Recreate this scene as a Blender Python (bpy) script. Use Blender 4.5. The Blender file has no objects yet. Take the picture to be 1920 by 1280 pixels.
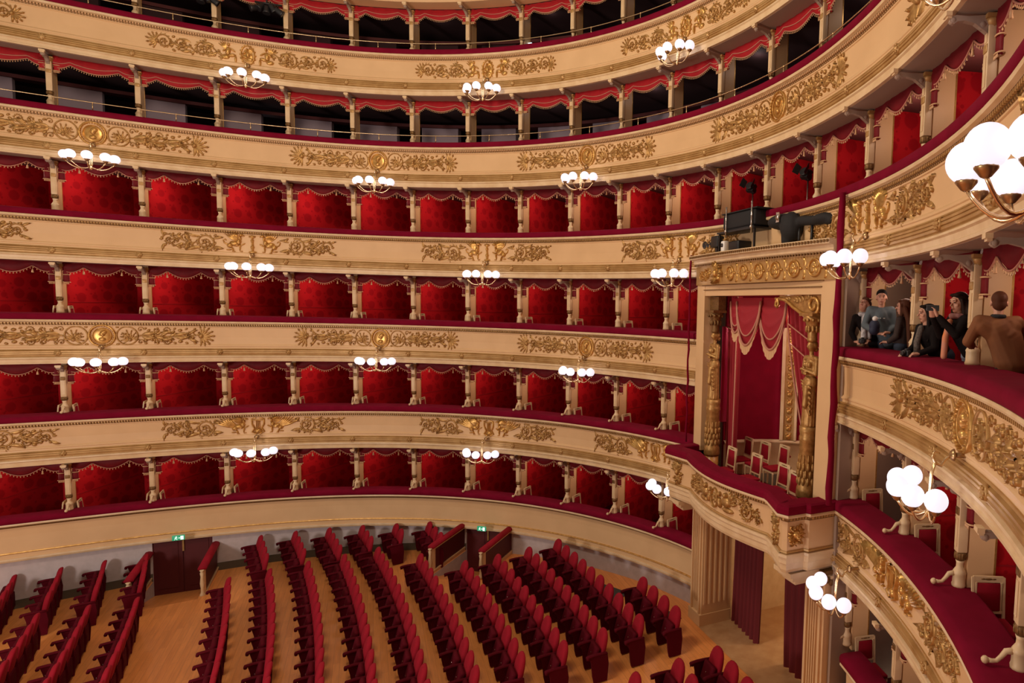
import bpy, bmesh, math, random
import numpy as np
from mathutils import Vector, Matrix
from mathutils.geometry import delaunay_2d_cdt
PI = math.pi
rnd = random.Random(7)
scene = bpy.context.scene
COL = scene.collection

# ------------------------------------------------------------------ camera
cam_d = bpy.data.cameras.new('camera'); cam = bpy.data.objects.new('camera', cam_d); COL.objects.link(cam)
R_ = Vector((0.465714, 0.884495, 0.02791)); U_ = Vector((-0.07769, 0.009449, 0.996933)); F_ = Vector((-0.881518, 0.466454, -0.073116))
CAM = Vector((11.2286, -8.1735, 8.0))
M = Matrix.Identity(4)
for r in range(3):
    M[r][0] = R_[r]; M[r][1] = U_[r]; M[r][2] = -F_[r]; M[r][3] = CAM[r]
cam.matrix_world = M
cam_d.sensor_width = 36.0; cam_d.lens = 1163.63 / 1920 * 36
cam_d.shift_x = -343.98 / 1920; cam_d.shift_y = 25.44 / 1920
cam_d.clip_start = 0.05; cam_d.clip_end = 200
scene.camera = cam
def pix(p):
    v = Vector(p) - CAM; d = v.dot(F_)
    if d < 0.05: return (-9999, -9999)
    return (960 + 343.98 + 1163.63 * v.dot(R_) / d, 640 + 25.44 - 1163.63 * v.dot(U_) / d)
def inframe(p, m=60):
    x, y = pix(p); return -m < x < 1920 + m and -m < y < 1280 + m

# ------------------------------------------------------------------ world, light, exposure
w = bpy.data.worlds.new('hall_air'); scene.world = w; w.use_nodes = True
bg = w.node_tree.nodes['Background']; bg.inputs[0].default_value = (1.0, 0.80, 0.62, 1); bg.inputs[1].default_value = 0.30
scene.view_settings.view_transform = 'Standard'; scene.view_settings.look = 'None'
scene.view_settings.gamma = 1.0; scene.view_settings.use_curve_mapping = False
scene.view_settings.exposure = 0.27
def lamp(name, loc, power, color, radius):
    l = bpy.data.lights.new(name, 'POINT'); l.energy = power; l.color = color; l.shadow_soft_size = radius
    o = bpy.data.objects.new(name, l); o.location = loc; COL.objects.link(o); return o
lamp('hall_chandelier_light', (0.0, -10.5, 15.2), 1850, (1.0, 0.80, 0.60), 1.3)
lamp('stage_fill_light', (3.5, -20.5, 5.0), 2500, (1.0, 0.87, 0.80), 1.2)  # unseen fill added at stage level to lift low panels, floor and seats
GLOBE_STRENGTH = 0.74
BOXLAMP = {1: 6.5, 2: 8.0, 3: 9.5, 4: 11.0}

# ------------------------------------------------------------------ materials
def mat(name, color, rough=0.6, metal=0.0, emit=None, estr=0.0, sheen=0.0, noise=None, bump=None, color2=None, nscale=8.0, spec=None, trans=None):
    m = bpy.data.materials.new(name); m.use_nodes = True; nt = m.node_tree; b = nt.nodes['Principled BSDF']
    b.inputs['Base Color'].default_value = (*color, 1); b.inputs['Roughness'].default_value = rough; b.inputs['Metallic'].default_value = metal
    if spec is not None: b.inputs['Specular IOR Level'].default_value = spec
    if sheen: b.inputs['Sheen Weight'].default_value = sheen; b.inputs['Sheen Roughness'].default_value = 0.4; b.inputs['Sheen Tint'].default_value = (0.9, 0.08, 0.12, 1)
    if emit: b.inputs['Emission Color'].default_value = (*emit, 1); b.inputs['Emission Strength'].default_value = estr
    if color2 or bump:
        tc = nt.nodes.new('ShaderNodeTexCoord'); n = nt.nodes.new('ShaderNodeTexNoise'); n.inputs['Scale'].default_value = nscale; n.inputs['Detail'].default_value = 4
        nt.links.new(tc.outputs['Object'], n.inputs['Vector'])
        if color2:
            r = nt.nodes.new('ShaderNodeValToRGB'); r.color_ramp.elements[0].position = 0.35; r.color_ramp.elements[1].position = 0.65
            r.color_ramp.elements[0].color = (*color, 1); r.color_ramp.elements[1].color = (*color2, 1)
            nt.links.new(n.outputs['Fac'], r.inputs['Fac']); nt.links.new(r.outputs['Color'], b.inputs['Base Color'])
        if bump:
            bp = nt.nodes.new('ShaderNodeBump'); bp.inputs['Strength'].default_value = bump; bp.inputs['Distance'].default_value = 0.01
            nt.links.new(n.outputs['Fac'], bp.inputs['Height']); nt.links.new(bp.outputs['Normal'], b.inputs['Normal'])
    return m
CREAM = mat('cream_paint', (0.72, 0.475, 0.245), 0.5, color2=(0.67, 0.435, 0.22), nscale=1.3)
CREAM2 = mat('ivory_paint', (0.74, 0.56, 0.34), 0.42, color2=(0.66, 0.47, 0.26), nscale=4)
GOLD = mat('gilding', (0.50, 0.29, 0.095), 0.42, 0.5, color2=(0.34, 0.175, 0.05), nscale=14, bump=0.25)
GOLDB = mat('bright_gilding', (0.66, 0.39, 0.12), 0.32, 0.62, color2=(0.46, 0.24, 0.06), nscale=10)
GOLDW = mat('gold_washed_moulding', (0.52, 0.32, 0.12), 0.42, 0.3, color2=(0.40, 0.22, 0.07), nscale=3)
GOLDK = mat('tarnished_gilding', (0.16, 0.085, 0.03), 0.5, 0.5, color2=(0.26, 0.14, 0.045), nscale=30)
VELVET = mat('crimson_velvet', (0.185, 0.003, 0.022), 0.9, spec=0.1, sheen=0.05, color2=(0.155, 0.002, 0.017), nscale=3, bump=0.1)
SWAG = mat('shaded_red_drapery', (0.17, 0.006, 0.012), 0.6, spec=0.2, color2=(0.12, 0.004, 0.009), nscale=4)  # shade at the top of the boxes is put into this deeper red
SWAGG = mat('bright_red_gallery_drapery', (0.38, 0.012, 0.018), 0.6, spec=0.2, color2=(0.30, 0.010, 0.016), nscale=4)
SEAT = mat('red_seat_velvet', (0.30, 0.007, 0.020), 0.8, spec=0.15, sheen=0.12, color2=(0.24, 0.006, 0.016), nscale=5, bump=0.1)
SEATD = mat('dark_red_seat_fabric', (0.085, 0.002, 0.008), 0.8, spec=0.1)
DARKRED = mat('dark_red_lacquer', (0.085, 0.004, 0.006), 0.6)
BRAID = mat('rose_gold_braid', (0.50, 0.22, 0.15), 0.6, 0.1)
FRINGE = mat('gold_thread_fringe', (0.62, 0.38, 0.20), 0.6, 0.2)
BRASS = mat('polished_brass', (0.80, 0.58, 0.32), 0.25, 0.9)
BRONZE = mat('bronze_fitting', (0.42, 0.27, 0.13), 0.3, 0.85)
PLASTER = mat('lilac_grey_plaster', (0.56, 0.49, 0.49), 0.75, color2=(0.50, 0.44, 0.435), nscale=6)
TAUPE = mat('taupe_plaster', (0.34, 0.24, 0.17), 0.7, color2=(0.30, 0.21, 0.15), nscale=2)
SKIRT = mat('dark_skirting', (0.10, 0.08, 0.055), 0.6)
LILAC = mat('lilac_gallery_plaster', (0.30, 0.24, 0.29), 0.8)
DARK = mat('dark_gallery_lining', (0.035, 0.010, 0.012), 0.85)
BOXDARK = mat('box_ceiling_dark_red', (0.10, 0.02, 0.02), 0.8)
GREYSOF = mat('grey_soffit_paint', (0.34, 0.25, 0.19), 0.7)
BLACK = mat('black_metal', (0.012, 0.012, 0.014), 0.45)
BLACKC = mat('black_cloth', (0.010, 0.010, 0.012), 0.8)
STEEL = mat('bright_steel', (0.6, 0.58, 0.55), 0.25, 1.0)
WHITE = mat('white_plastic', (0.8, 0.8, 0.78), 0.4)
MARBLE = mat('yellow_marble', (0.62, 0.30, 0.07), 0.3, color2=(0.45, 0.20, 0.05), nscale=9)
GLOBE = mat('opal_glass_globe', (0.5, 0.48, 0.55), 0.2, emit=(0.93, 0.90, 1.0), estr=GLOBE_STRENGTH)
GLOBEN = GLOBE
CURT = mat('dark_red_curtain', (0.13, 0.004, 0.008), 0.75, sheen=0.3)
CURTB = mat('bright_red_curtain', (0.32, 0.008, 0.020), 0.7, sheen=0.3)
CRIM = mat('crimson_wall_silk', (0.24, 0.004, 0.022), 0.8, spec=0.1, color2=(0.20, 0.003, 0.018), nscale=2.5)
EXITG = mat('green_exit_sign', (0.02, 0.22, 0.10), 0.4, emit=(0.05, 0.5, 0.25), estr=0.35)
EXITW = mat('white_exit_pictogram', (0.8, 0.9, 0.85), 0.4, emit=(0.7, 1.0, 0.9), estr=0.9)
SIGNW = mat('lit_white_sign', (0.7, 0.8, 0.85), 0.4, emit=(0.7, 0.85, 1.0), estr=1.6)

def damask():
    m = bpy.data.materials.new('red_damask'); m.use_nodes = True; nt = m.node_tree; b = nt.nodes['Principled BSDF']
    N = nt.nodes; L = nt.links
    tc = N.new('ShaderNodeTexCoord'); mp = N.new('ShaderNodeMapping'); mp.inputs['Scale'].default_value = (0.001, 2.6, 2.6)
    L.new(tc.outputs['Object'], mp.inputs['Vector'])
    def spots(scale, rand, edge):
        v = N.new('ShaderNodeTexVoronoi'); v.voronoi_dimensions = '3D'; v.inputs['Scale'].default_value = scale; v.inputs['Randomness'].default_value = rand
        L.new(mp.outputs['Vector'], v.inputs['Vector'])
        r = N.new('ShaderNodeMapRange'); r.inputs['From Min'].default_value = edge; r.inputs['From Max'].default_value = edge + 0.06
        L.new(v.outputs['Distance'], r.inputs['Value']); return r
    a = spots(1.0, 0.35, 0.34); c = spots(3.1, 0.8, 0.22)
    mn = N.new('ShaderNodeMath'); mn.operation = 'MINIMUM'; L.new(a.outputs[0], mn.inputs[0]); L.new(c.outputs[0], mn.inputs[1])
    mx = N.new('ShaderNodeMix'); mx.data_type = 'RGBA'
    L.new(mn.outputs[0], mx.inputs[0]); mx.inputs[6].default_value = (0.32, 0.004, 0.010, 1); mx.inputs[7].default_value = (0.46, 0.008, 0.014, 1)
    L.new(mx.outputs[2], b.inputs['Base Color']); b.inputs['Roughness'].default_value = 0.8; b.inputs['Specular IOR Level'].default_value = 0.12
    return m
DAMASK = damask()
def wood():
    m = bpy.data.materials.new('oak_plank_floor'); m.use_nodes = True; nt = m.node_tree; b = nt.nodes['Principled BSDF']; N = nt.nodes; L = nt.links
    tc = N.new('ShaderNodeTexCoord')
    mp = N.new('ShaderNodeMapping'); mp.inputs['Rotation'].default_value = (0, 0, 0.0); L.new(tc.outputs['Object'], mp.inputs['Vector'])
    br = N.new('ShaderNodeTexBrick'); br.inputs['Scale'].default_value = 1.0; br.inputs['Brick Width'].default_value = 1.9; br.inputs['Row Height'].default_value = 0.14
    br.inputs['Mortar Size'].default_value = 0.003; br.inputs['Color1'].default_value = (0.80, 0.31, 0.085, 1); br.inputs['Color2'].default_value = (0.72, 0.265, 0.066, 1); br.inputs['Mortar'].default_value = (0.52, 0.19, 0.05, 1)
    L.new(mp.outputs[0], br.inputs['Vector'])
    n = N.new('ShaderNodeTexNoise'); mp2 = N.new('ShaderNodeMapping'); mp2.inputs['Scale'].default_value = (2.0, 22, 1); L.new(tc.outputs['Object'], mp2.inputs['Vector']); L.new(mp2.outputs[0], n.inputs['Vector'])
    n.inputs['Scale'].default_value = 1.0; n.inputs['Detail'].default_value = 5
    mr = N.new('ShaderNodeMapRange'); mr.inputs['To Min'].default_value = 0.78; mr.inputs['To Max'].default_value = 1.2; L.new(n.outputs['Fac'], mr.inputs['Value'])
    mx = N.new('ShaderNodeMix'); mx.data_type = 'RGBA'; mx.blend_type = 'MULTIPLY'; mx.inputs[0].default_value = 1.0
    L.new(br.outputs['Color'], mx.inputs[6]); L.new(mr.outputs[0], mx.inputs[7]); L.new(mx.outputs[2], b.inputs['Base Color'])
    b.inputs['Roughness'].default_value = 0.38
    return m
WOOD = wood()
WOODL = mat('pale_plank_floor', (0.55, 0.33, 0.16), 0.4, color2=(0.46, 0.25, 0.11), nscale=3)

# ------------------------------------------------------------------ mesh helpers
class MB:
    """collects shapes; build() links them as ONE mesh object"""
    def __init__(s): s.v = []; s.f = []; s.smooth = []
    def add(s, vs, fs, smooth=False):
        o = len(s.v); s.v.extend([tuple(x) for x in vs]); s.f.extend([tuple(i + o for i in f) for f in fs]); s.smooth.extend([smooth] * len(fs))
    def box(s, c, d, rz=0, M=None):
        hx, hy, hz = d[0] / 2, d[1] / 2, d[2] / 2; ca, sa = math.cos(rz), math.sin(rz); vs = []
        for x, y, z in ((-hx, -hy, -hz), (hx, -hy, -hz), (hx, hy, -hz), (-hx, hy, -hz), (-hx, -hy, hz), (hx, -hy, hz), (hx, hy, hz), (-hx, hy, hz)):
            p = Vector((c[0] + x * ca - y * sa, c[1] + x * sa + y * ca, c[2] + z)); vs.append(M @ p if M else p)
        s.add(vs, [(0, 3, 2, 1), (4, 5, 6, 7), (0, 1, 5, 4), (1, 2, 6, 5), (2, 3, 7, 6), (3, 0, 4, 7)])
    def rbox(s, c, d, r=0.02, rz=0, seg=2):
        """box with rounded edges"""
        bm = bmesh.new(); bmesh.ops.create_cube(bm, size=1)
        for v in bm.verts: v.co = Vector((v.co.x * d[0], v.co.y * d[1], v.co.z * d[2]))
        bmesh.ops.bevel(bm, geom=bm.edges[:], offset=min(r, min(d) * 0.49), segments=seg, affect='EDGES', profile=0.5)
        R = Matrix.Translation(c) @ Matrix.Rotation(rz, 4, 'Z')
        bm.verts.ensure_lookup_table()
        s.add([R @ v.co for v in bm.verts], [[v.index for v in f.verts] for f in bm.faces], True); bm.free()
    def tube(s, pts, r, n=8, caps=True, closed=False):
        pts = [Vector(p) for p in pts]; m = len(pts); rr = r if isinstance(r, (list, tuple)) else [r] * m
        T = []
        for i in range(m):
            a = pts[(i - 1) % m] if (closed or i > 0) else pts[i]; b = pts[(i + 1) % m] if (closed or i < m - 1) else pts[i]
            t = (b - a); T.append(t.normalized() if t.length > 1e-9 else Vector((0, 0, 1)))
        up = Vector((0, 0, 1)) if abs(T[0].z) < 0.9 else Vector((1, 0, 0)); nrm = (up - T[0] * up.dot(T[0])).normalized(); vs = []
        for i in range(m):
            nrm = (nrm - T[i] * nrm.dot(T[i])); nrm = nrm.normalized() if nrm.length > 1e-6 else T[i].orthogonal().normalized()
            bn = T[i].cross(nrm)
            for k in range(n):
                a = 2 * PI * k / n; vs.append(pts[i] + (nrm * math.cos(a) + bn * math.sin(a)) * rr[i])
        fs = []
        for i in range(m if closed else m - 1):
            j = (i + 1) % m
            for k in range(n): fs.append((i * n + k, i * n + (k + 1) % n, j * n + (k + 1) % n, j * n + k))
        if caps and not closed: fs.append(tuple(range(n - 1, -1, -1))); fs.append(tuple((m - 1) * n + k for k in range(n)))
        s.add(vs, fs, True)
    def lathe(s, prof, n=12, c=(0, 0, 0), M=None, a0=0, a1=2 * PI):
        full = abs(a1 - a0 - 2 * PI) < 1e-6; m = n if full else n + 1; vs = []
        for r, z in prof:
            for k in range(m):
                a = a0 + (a1 - a0) * k / n; p = Vector((c[0] + r * math.cos(a), c[1] + r * math.sin(a), c[2] + z)); vs.append(M @ p if M else p)
        fs = []
        for i in range(len(prof) - 1):
            for k in range(n):
                k2 = (k + 1) % m if full else k + 1
                fs.append((i * m + k, i * m + k2, (i + 1) * m + k2, (i + 1) * m + k))
        if full:
            if prof[0][0] > 1e-4: fs.append(tuple(range(m - 1, -1, -1)))
            if prof[-1][0] > 1e-4: fs.append(tuple((len(prof) - 1) * m + k for k in range(m)))
        s.add(vs, fs, True)
    def sphere(s, c, r, n=12, m=8, M=None):
        rx, ry, rz = r if isinstance(r, (tuple, list)) else (r, r, r)
        vs = []; fs = []
        for i in range(m + 1):
            t = PI * i / m
            for k in range(n):
                a = 2 * PI * k / n; p = Vector((rx * math.sin(t) * math.cos(a), ry * math.sin(t) * math.sin(a), rz * math.cos(t)))
                p = (M @ p if M else p) + Vector(c); vs.append(p)
        for i in range(m):
            for k in range(n): fs.append((i * n + k, (i + 1) * n + k, (i + 1) * n + (k + 1) % n, i * n + (k + 1) % n))
        s.add(vs, fs, True)
    def loft(s, rings, closed=True, caps=True, smooth=True):
        m = len(rings[0]); vs = [p for r in rings for p in r]; fs = []
        for i in range(len(rings) - 1):
            for k in range(m if closed else m - 1):
                k2 = (k + 1) % m; fs.append((i * m + k, i * m + k2, (i + 1) * m + k2, (i + 1) * m + k))
        if caps and closed: fs.append(tuple(range(m - 1, -1, -1))); fs.append(tuple((len(rings) - 1) * m + k for k in range(m)))
        s.add(vs, fs, smooth)
    def mesh(s, name, m):
        me = bpy.data.meshes.new(name); me.from_pydata(s.v, [], s.f); me.materials.append(m)
        me.polygons.foreach_set('use_smooth', s.smooth)
        bm = bmesh.new(); bm.from_mesh(me); bmesh.ops.remove_doubles(bm, verts=bm.verts, dist=1e-5); bmesh.ops.recalc_face_normals(bm, faces=bm.faces); bm.to_mesh(me); bm.free()
        return me
    def build(s, name, m, parent=None, loc=None, rot=None):
        return place(name, s.mesh(name, m), parent, loc, rot)
def place(name, me, parent=None, loc=None, rot=None):
    o = bpy.data.objects.new(name, me); COL.objects.link(o)
    if loc is not None: o.location = loc
    if rot is not None: o.rotation_euler = rot
    if parent: o.parent = parent
    return o
def tag(o, label=None, cat=None, group=None, kind=None):
    if label: o['label'] = label
    if cat: o['category'] = cat
    if group: o['group'] = group
    if kind: o['kind'] = kind
    return o
def thing(name, label, cat, Mx=None, group=None):
    o = bpy.data.objects.new(name, None); COL.objects.link(o); o.empty_display_size = 0.1
    if Mx is not None: o.matrix_world = Mx
    return tag(o, label, cat, group)
def copy_tree(o, parent=None):
    c = o.copy(); COL.objects.link(c)
    if parent: c.parent = parent
    for ch in list(o.children): copy_tree(ch, c)
    return c
class Proto:
    """first placing uses the prototype itself, later ones copy it with its parts"""
    def __init__(s, root): s.root = root; s.used = False
    def put(s, Mx, label, group=None):
        o = s.root if not s.used else copy_tree(s.root)
        s.used = True; o.matrix_world = Mx; o['label'] = label
        if group: o['group'] = group
        return o
def struct(name, mb, m, label=None):
    o = mb.build(name, m); o['kind'] = 'structure'
    if label: o['label'] = label
    return o
WORDS = ['zeroth', 'first', 'second', 'third', 'fourth', 'fifth', 'sixth', 'seventh', 'eighth', 'ninth', 'tenth', 'eleventh', 'twelfth', 'thirteenth', 'fourteenth', 'fifteenth', 'sixteenth', 'seventeenth', 'eighteenth', 'nineteenth', 'twentieth', 'twenty-first', 'twenty-second', 'twenty-third', 'twenty-fourth', 'twenty-fifth']

# ------------------------------------------------------------------ the ring (horseshoe plan)
RP = [(-12.321, -15.739), (-12.437, -13.924), (-12.409, -12.104), (-12.188, -10.298), (-11.733, -8.533), (-11.028, -6.851), (-10.078, -5.292), (-8.91, -3.89), (-7.555, -2.668), (-6.047, -1.649), (-4.418, -0.849), (-2.695, -0.29), (-0.906, 0.0), (0.906, 0.0), (2.698, -0.283), (4.441, -0.824), (6.092, -1.606), (7.617, -2.613), (8.981, -3.823), (10.156, -5.214), (11.116, -6.762), (11.835, -8.435)]
OFF = 4
pre = []
x, y = RP[0]; ang = math.atan2(RP[0][1] - RP[1][1], RP[0][0] - RP[1][0])
for k in range(OFF):
    ang += math.radians(2.5); x += 1.82 * math.cos(ang); y += 1.82 * math.sin(ang); pre.append((x, y))
RING = pre[::-1] + RP + [(12.30, -10.25), (12.50, -12.06), (12.52, -13.88), (12.4, -15.7)]
IMIN, IMAX = -OFF, len(RING) - OFF - 1
def ctr(s):
    i = int(math.floor(s)); u = s - i
    g = lambda j: RING[max(0, min(len(RING) - 1, j + OFF))]
    p0, p1, p2, p3 = g(i - 1), g(i), g(i + 1), g(i + 2)
    out = []; tan = []
    for k in (0, 1):
        a, b, c, d = p0[k], p1[k], p2[k], p3[k]
        out.append(0.5 * (2 * b + (c - a) * u + (2 * a - 5 * b + 4 * c - d) * u * u + (3 * b - a - 3 * c + d) * u ** 3))
        tan.append(0.5 * ((c - a) + 2 * (2 * a - 5 * b + 4 * c - d) * u + 3 * (3 * b - a - 3 * c + d) * u * u))
    t = Vector((tan[0], tan[1], 0)).normalized()
    return Vector((out[0], out[1], 0)), t
def P(s, d, z):
    p, t = ctr(s); return Vector((p.x + t.y * d, p.y - t.x * d, z))
RIM = {1: 1.819, 2: 4.613, 3: 7.412, 4: 10.203, 5: 12.967, 6: 15.767}
OPEN = 1.42; FLOORDROP = 0.78
def frame_at(s, z):
    """x along the ring, y outward (away from the hall), z up"""
    p, t = ctr(s); o = Vector((-t.y, t.x, 0))
    Mx = Matrix(((t.x, o.x, 0, p.x), (t.y, o.y, 0, p.y), (0, 0, 1, z), (0, 0, 0, 1))); return Mx
def frame_chord(i, z):
    a, _ = ctr(i); b, _ = ctr(i + 1); t = (b - a); L = t.length; t.normalize(); o = Vector((-t.y, t.x, 0))
    return Matrix(((t.x * L / 1.82, o.x, 0, a.x), (t.y * L / 1.82, o.y, 0, a.y), (0, 0, 1, z), (0, 0, 0, 1)))
def sweep(mb, prof, s0, s1, n=None, closed=False, smooth=False, z=0):
    n = n or max(2, int((s1 - s0) * 6)); m = len(prof); vs = []; fs = []
    for i in range(n + 1):
        s = s0 + (s1 - s0) * i / n
        for d, zz in prof: vs.append(P(s, d, z + zz))
    for i in range(n):
        for k in range(m if closed else m - 1):
            k2 = (k + 1) % m; fs.append((i * m + k, (i + 1) * m + k, (i + 1) * m + k2, i * m + k2))
    if closed: fs.append(tuple(range(m))); fs.append(tuple(n * m + k for k in range(m - 1, -1, -1)))
    mb.add(vs, fs, smooth)
def pathsweep(mb, prof, pts, z=0, closed=True):
    """profile (offset to the right-hand side of travel -> +d) along a mitred plan polyline"""
    pts = [Vector((p[0], p[1], 0)) for p in pts]; rings = []
    for i, p in enumerate(pts):
        a = (p - pts[i - 1]).normalized() if i > 0 else None; b = (pts[i + 1] - p).normalized() if i < len(pts) - 1 else None
        a = a or b; b = b or a
        na = Vector((a.y, -a.x, 0)); nb = Vector((b.y, -b.x, 0)); nn = (na + nb); nn.normalize(); k = 1 / max(0.35, nn.dot(na))
        rings.append([p + nn * (d * k) + Vector((0, 0, z + zz)) for d, zz in prof])
    mb.loft(rings, closed=closed, smooth=False)

# profile of a balcony front, relative to the rim
PR_CUSH = [(-0.16, -0.10), (-0.16, -0.01), (-0.12, 0.01), (0.50, 0.0), (0.56, -0.02), (0.58, -0.07), (0.575, -0.15), (0.55, -0.17), (0.40, -0.17), (0.36, -0.10)]
PR_CAP = [(0.32, -0.17), (0.56, -0.17), (0.57, -0.20), (0.56, -0.225), (0.51, -0.235), (0.51, -0.24), (0.30, -0.24)]
PR_BAND = [(0.30, -0.24), (0.505, -0.24), (0.50, -0.262), (0.475, -0.285), (0.46, -0.32), (0.30, -0.32)]
PR_PANEL = [(0.0, -0.17), (0.30, -0.17), (0.30, -0.32), (0.455, -0.32), (0.455, -0.345), (0.435, -0.355), (0.425, -0.50), (0.415, -0.65), (0.42, -0.86), (0.44, -0.88), (0.455, -0.90), (0.455, -0.925), (0.44, -0.94), (0.445, -0.985), (0.30, -0.985), (0.0, -0.985)]
PR_TORUS = [(0.30, -0.985), (0.465, -0.985), (0.475, -1.005), (0.46, -1.02), (0.50, -1.035), (0.50, -1.065), (0.485, -1.07), (0.505, -1.085), (0.505, -1.115), (0.485, -1.12), (0.495, -1.135), (0.49, -1.165), (0.465, -1.175), (0.47, -1.195), (0.30, -1.195)]
PR_LIP = [(-0.05, -1.195), (0.47, -1.195), (0.505, -1.21), (0.51, -1.24), (0.48, -1.26), (0.47, -1.33), (0.49, -1.345), (0.485, -1.38), (-0.05, -1.38)]
PR_SOFFIT = [(-0.06, -1.30), (-0.05, -1.385), (0.42, -1.385), (0.42, -1.30)]

# ------------------------------------------------------------------ relief ornament kit (s along, t up, h out)
class Relief:
    def __init__(s): s.v = []; s.f = []
    def dome(s, cs, ct, rs, rt, h, ang=0, n=8, base=0.0):
        ca, sa = math.cos(ang), math.sin(ang); o = len(s.v)
        for ring, (k, hh) in enumerate(((1.0, 0.0), (0.85, 0.62), (0.48, 0.92))):
            for i in range(n):
                a = 2 * PI * i / n; u = rs * k * math.cos(a); v = rt * k * math.sin(a)
                s.v.append((cs + u * ca - v * sa, ct + u * sa + v * ca, base + h * hh))
        s.v.append((cs, ct, base + h))
        for r in range(2):
            for i in range(n): s.f.append((o + r * n + i, o + r * n + (i + 1) % n, o + (r + 1) * n + (i + 1) % n, o + (r + 1) * n + i))
        for i in range(n): s.f.append((o + 2 * n + i, o + 2 * n + (i + 1) % n, o + 3 * n))
    def leaf(s, cs, ct, L, W, ang, h=0.035, curl=0.0):
        """pointed leaf with a raised midrib"""
        o = len(s.v); n = 5
        for i in range(n + 1):
            u = i / n; wd = W * math.sin(PI * min(1, u * 0.9 + 0.1)) ** 0.8 * (1 if i < n else 0.05); a = ang + curl * u
            px = cs + L * u * math.cos(ang + curl * u * 0.5); py = ct + L * u * math.sin(ang + curl * u * 0.5)
            nx, ny = -math.sin(a), math.cos(a); hh = h * (0.5 + 0.8 * u)
            s.v += [(px + nx * wd / 2, py + ny * wd / 2, 0.0), (px, py, hh), (px - nx * wd / 2, py - ny * wd / 2, 0.0)]
        for i in range(n):
            a = o + 3 * i; s.f += [(a, a + 1, a + 4, a + 3), (a + 1, a + 2, a + 5, a + 4)]
        e = o + 3 * n; s.f.append((e, e + 1, e + 2))
    def rope(s, pts, w, h=0.03):
        o = len(s.v); m = len(pts); ww = w if isinstance(w, list) else [w] * m
        for i in range(m):
            a = pts[max(0, i - 1)]; b = pts[min(m - 1, i + 1)]; tx, ty = b[0] - a[0], b[1] - a[1]; l = math.hypot(tx, ty) or 1; nx, ny = -ty / l, tx / l
            q = ww[i]
            for k, hh in ((1, 0), (0.6, 0.8), (0, 1), (-0.6, 0.8), (-1, 0)): s.v.append((pts[i][0] + nx * q * k, pts[i][1] + ny * q * k, h * hh))
        for i in range(m - 1):
            for k in range(4): s.f.append((o + i * 5 + k, o + i * 5 + k + 1, o + (i + 1) * 5 + k + 1, o + (i + 1) * 5 + k))
    def spiral(s, cs, ct, R, turns=1.6, dr=1, a0=0.0, w=0.022, leaves=True):
        pts = []; ws = []; N_ = int(14 * turns)
        for i in range(N_ + 1):
            u = i / N_; r = R * (1 - 0.86 * u) ; a = a0 + dr * u * turns * 2 * PI
            pts.append((cs + r * math.cos(a), ct + r * math.sin(a))); ws.append(w * (1 - 0.5 * u))
        s.rope(pts, ws, 0.04)
        s.dome(cs, ct, R * 0.2, R * 0.2, 0.055)
        if leaves:
            for k in range(int(turns * 8)):
                u = k / (turns * 8) * 0.62; r = R * (1 - 0.86 * u); a = a0 + dr * u * turns * 2 * PI
                s.leaf(cs + r * math.cos(a), ct + r * math.sin(a), R * 0.42, R * 0.26, a + dr * 0.9, 0.035, dr * 0.8)
            for k in range(5): a = k * 2 * PI / 5; s.dome(cs + R * 0.34 * math.cos(a), ct + R * 0.34 * math.sin(a), R * 0.13, R * 0.09, 0.045, a)
    def fan(s, cs, ct, R, ang, spread=2.6, n=7, w=0.3):
        for k in range(n):
            u = k / (n - 1) - 0.5; a = ang + u * spread; L = R * (1 - 0.35 * abs(u) * 2 * 0.6)
            s.leaf(cs, ct, L, R * w, a, 0.04, u * 0.7); s.dome(cs + L * 0.86 * math.cos(a + u * .3), ct + L * 0.86 * math.sin(a + u * .3), R * w * 0.42, R * w * 0.34, 0.05, a)
        s.dome(cs, ct, R * 0.2, R * 0.2, 0.06)
    def ring(s, cs, ct, R, w=0.02, h=0.04, rt=None):
        rt = rt or R; s.rope([(cs + R * math.cos(2 * PI * i / 24), ct + rt * math.sin(2 * PI * i / 24)) for i in range(25)], w, h)
    def stem(s, x0, y0, x1, y1, amp, w=0.016, leafy=6, L=0.12, ph=0.0):
        pts = [(x0 + (x1 - x0) * i / 12, y0 + (y1 - y0) * i / 12 + amp * math.sin(PI * 2 * i / 12 + ph)) for i in range(13)]
        s.rope(pts, w, 0.035); sg = 1 if x1 > x0 else -1
        for k in range(leafy):
            i = 1 + int(k * 11 / max(1, leafy)); p = pts[i]; up = 1 if k % 2 else -1
            a = (0.75 * up) if sg > 0 else PI - 0.75 * up
            s.leaf(p[0], p[1], L, L * 0.5, a, 0.04, -0.6 * up * sg); s.dome(p[0] + 0.55 * L * math.cos(a), p[1] + 0.9 * L * math.sin(a), L * 0.28, L * 0.18, 0.045, a)
    def griffin(s, cs, ct, k, sg):
        """winged beast facing the centre (sg=+1: right of the centre, looking left)"""
        d = lambda a, b, ra, rb, h, an=0: s.dome(cs + sg * a * k, ct + b * k, ra * k, rb * k, h, an * sg)
        d(0.05, 0.0, 0.20, 0.11, 0.07, 0.3); d(-0.11, 0.09, 0.10, 0.12, 0.08, 0.2); d(0.22, -0.08, 0.12, 0.11, 0.075)
        d(-0.16, 0.24, 0.055, 0.11, 0.08, -0.2); d(-0.21, 0.36, 0.085, 0.06, 0.09); d(-0.29, 0.335, 0.045, 0.03, 0.08, 0.4)
        d(-0.15, -0.14, 0.035, 0.15, 0.06, 0.1); d(-0.25, -0.02, 0.12, 0.03, 0.06, -0.5); d(-0.19, -0.30, 0.07, 0.025, 0.05); d(0.12, -0.23, 0.04, 0.10, 0.06, -0.4); d(0.26, -0.26, 0.10, 0.03, 0.05); d(0.08, -0.32, 0.07, 0.022, 0.05)
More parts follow.
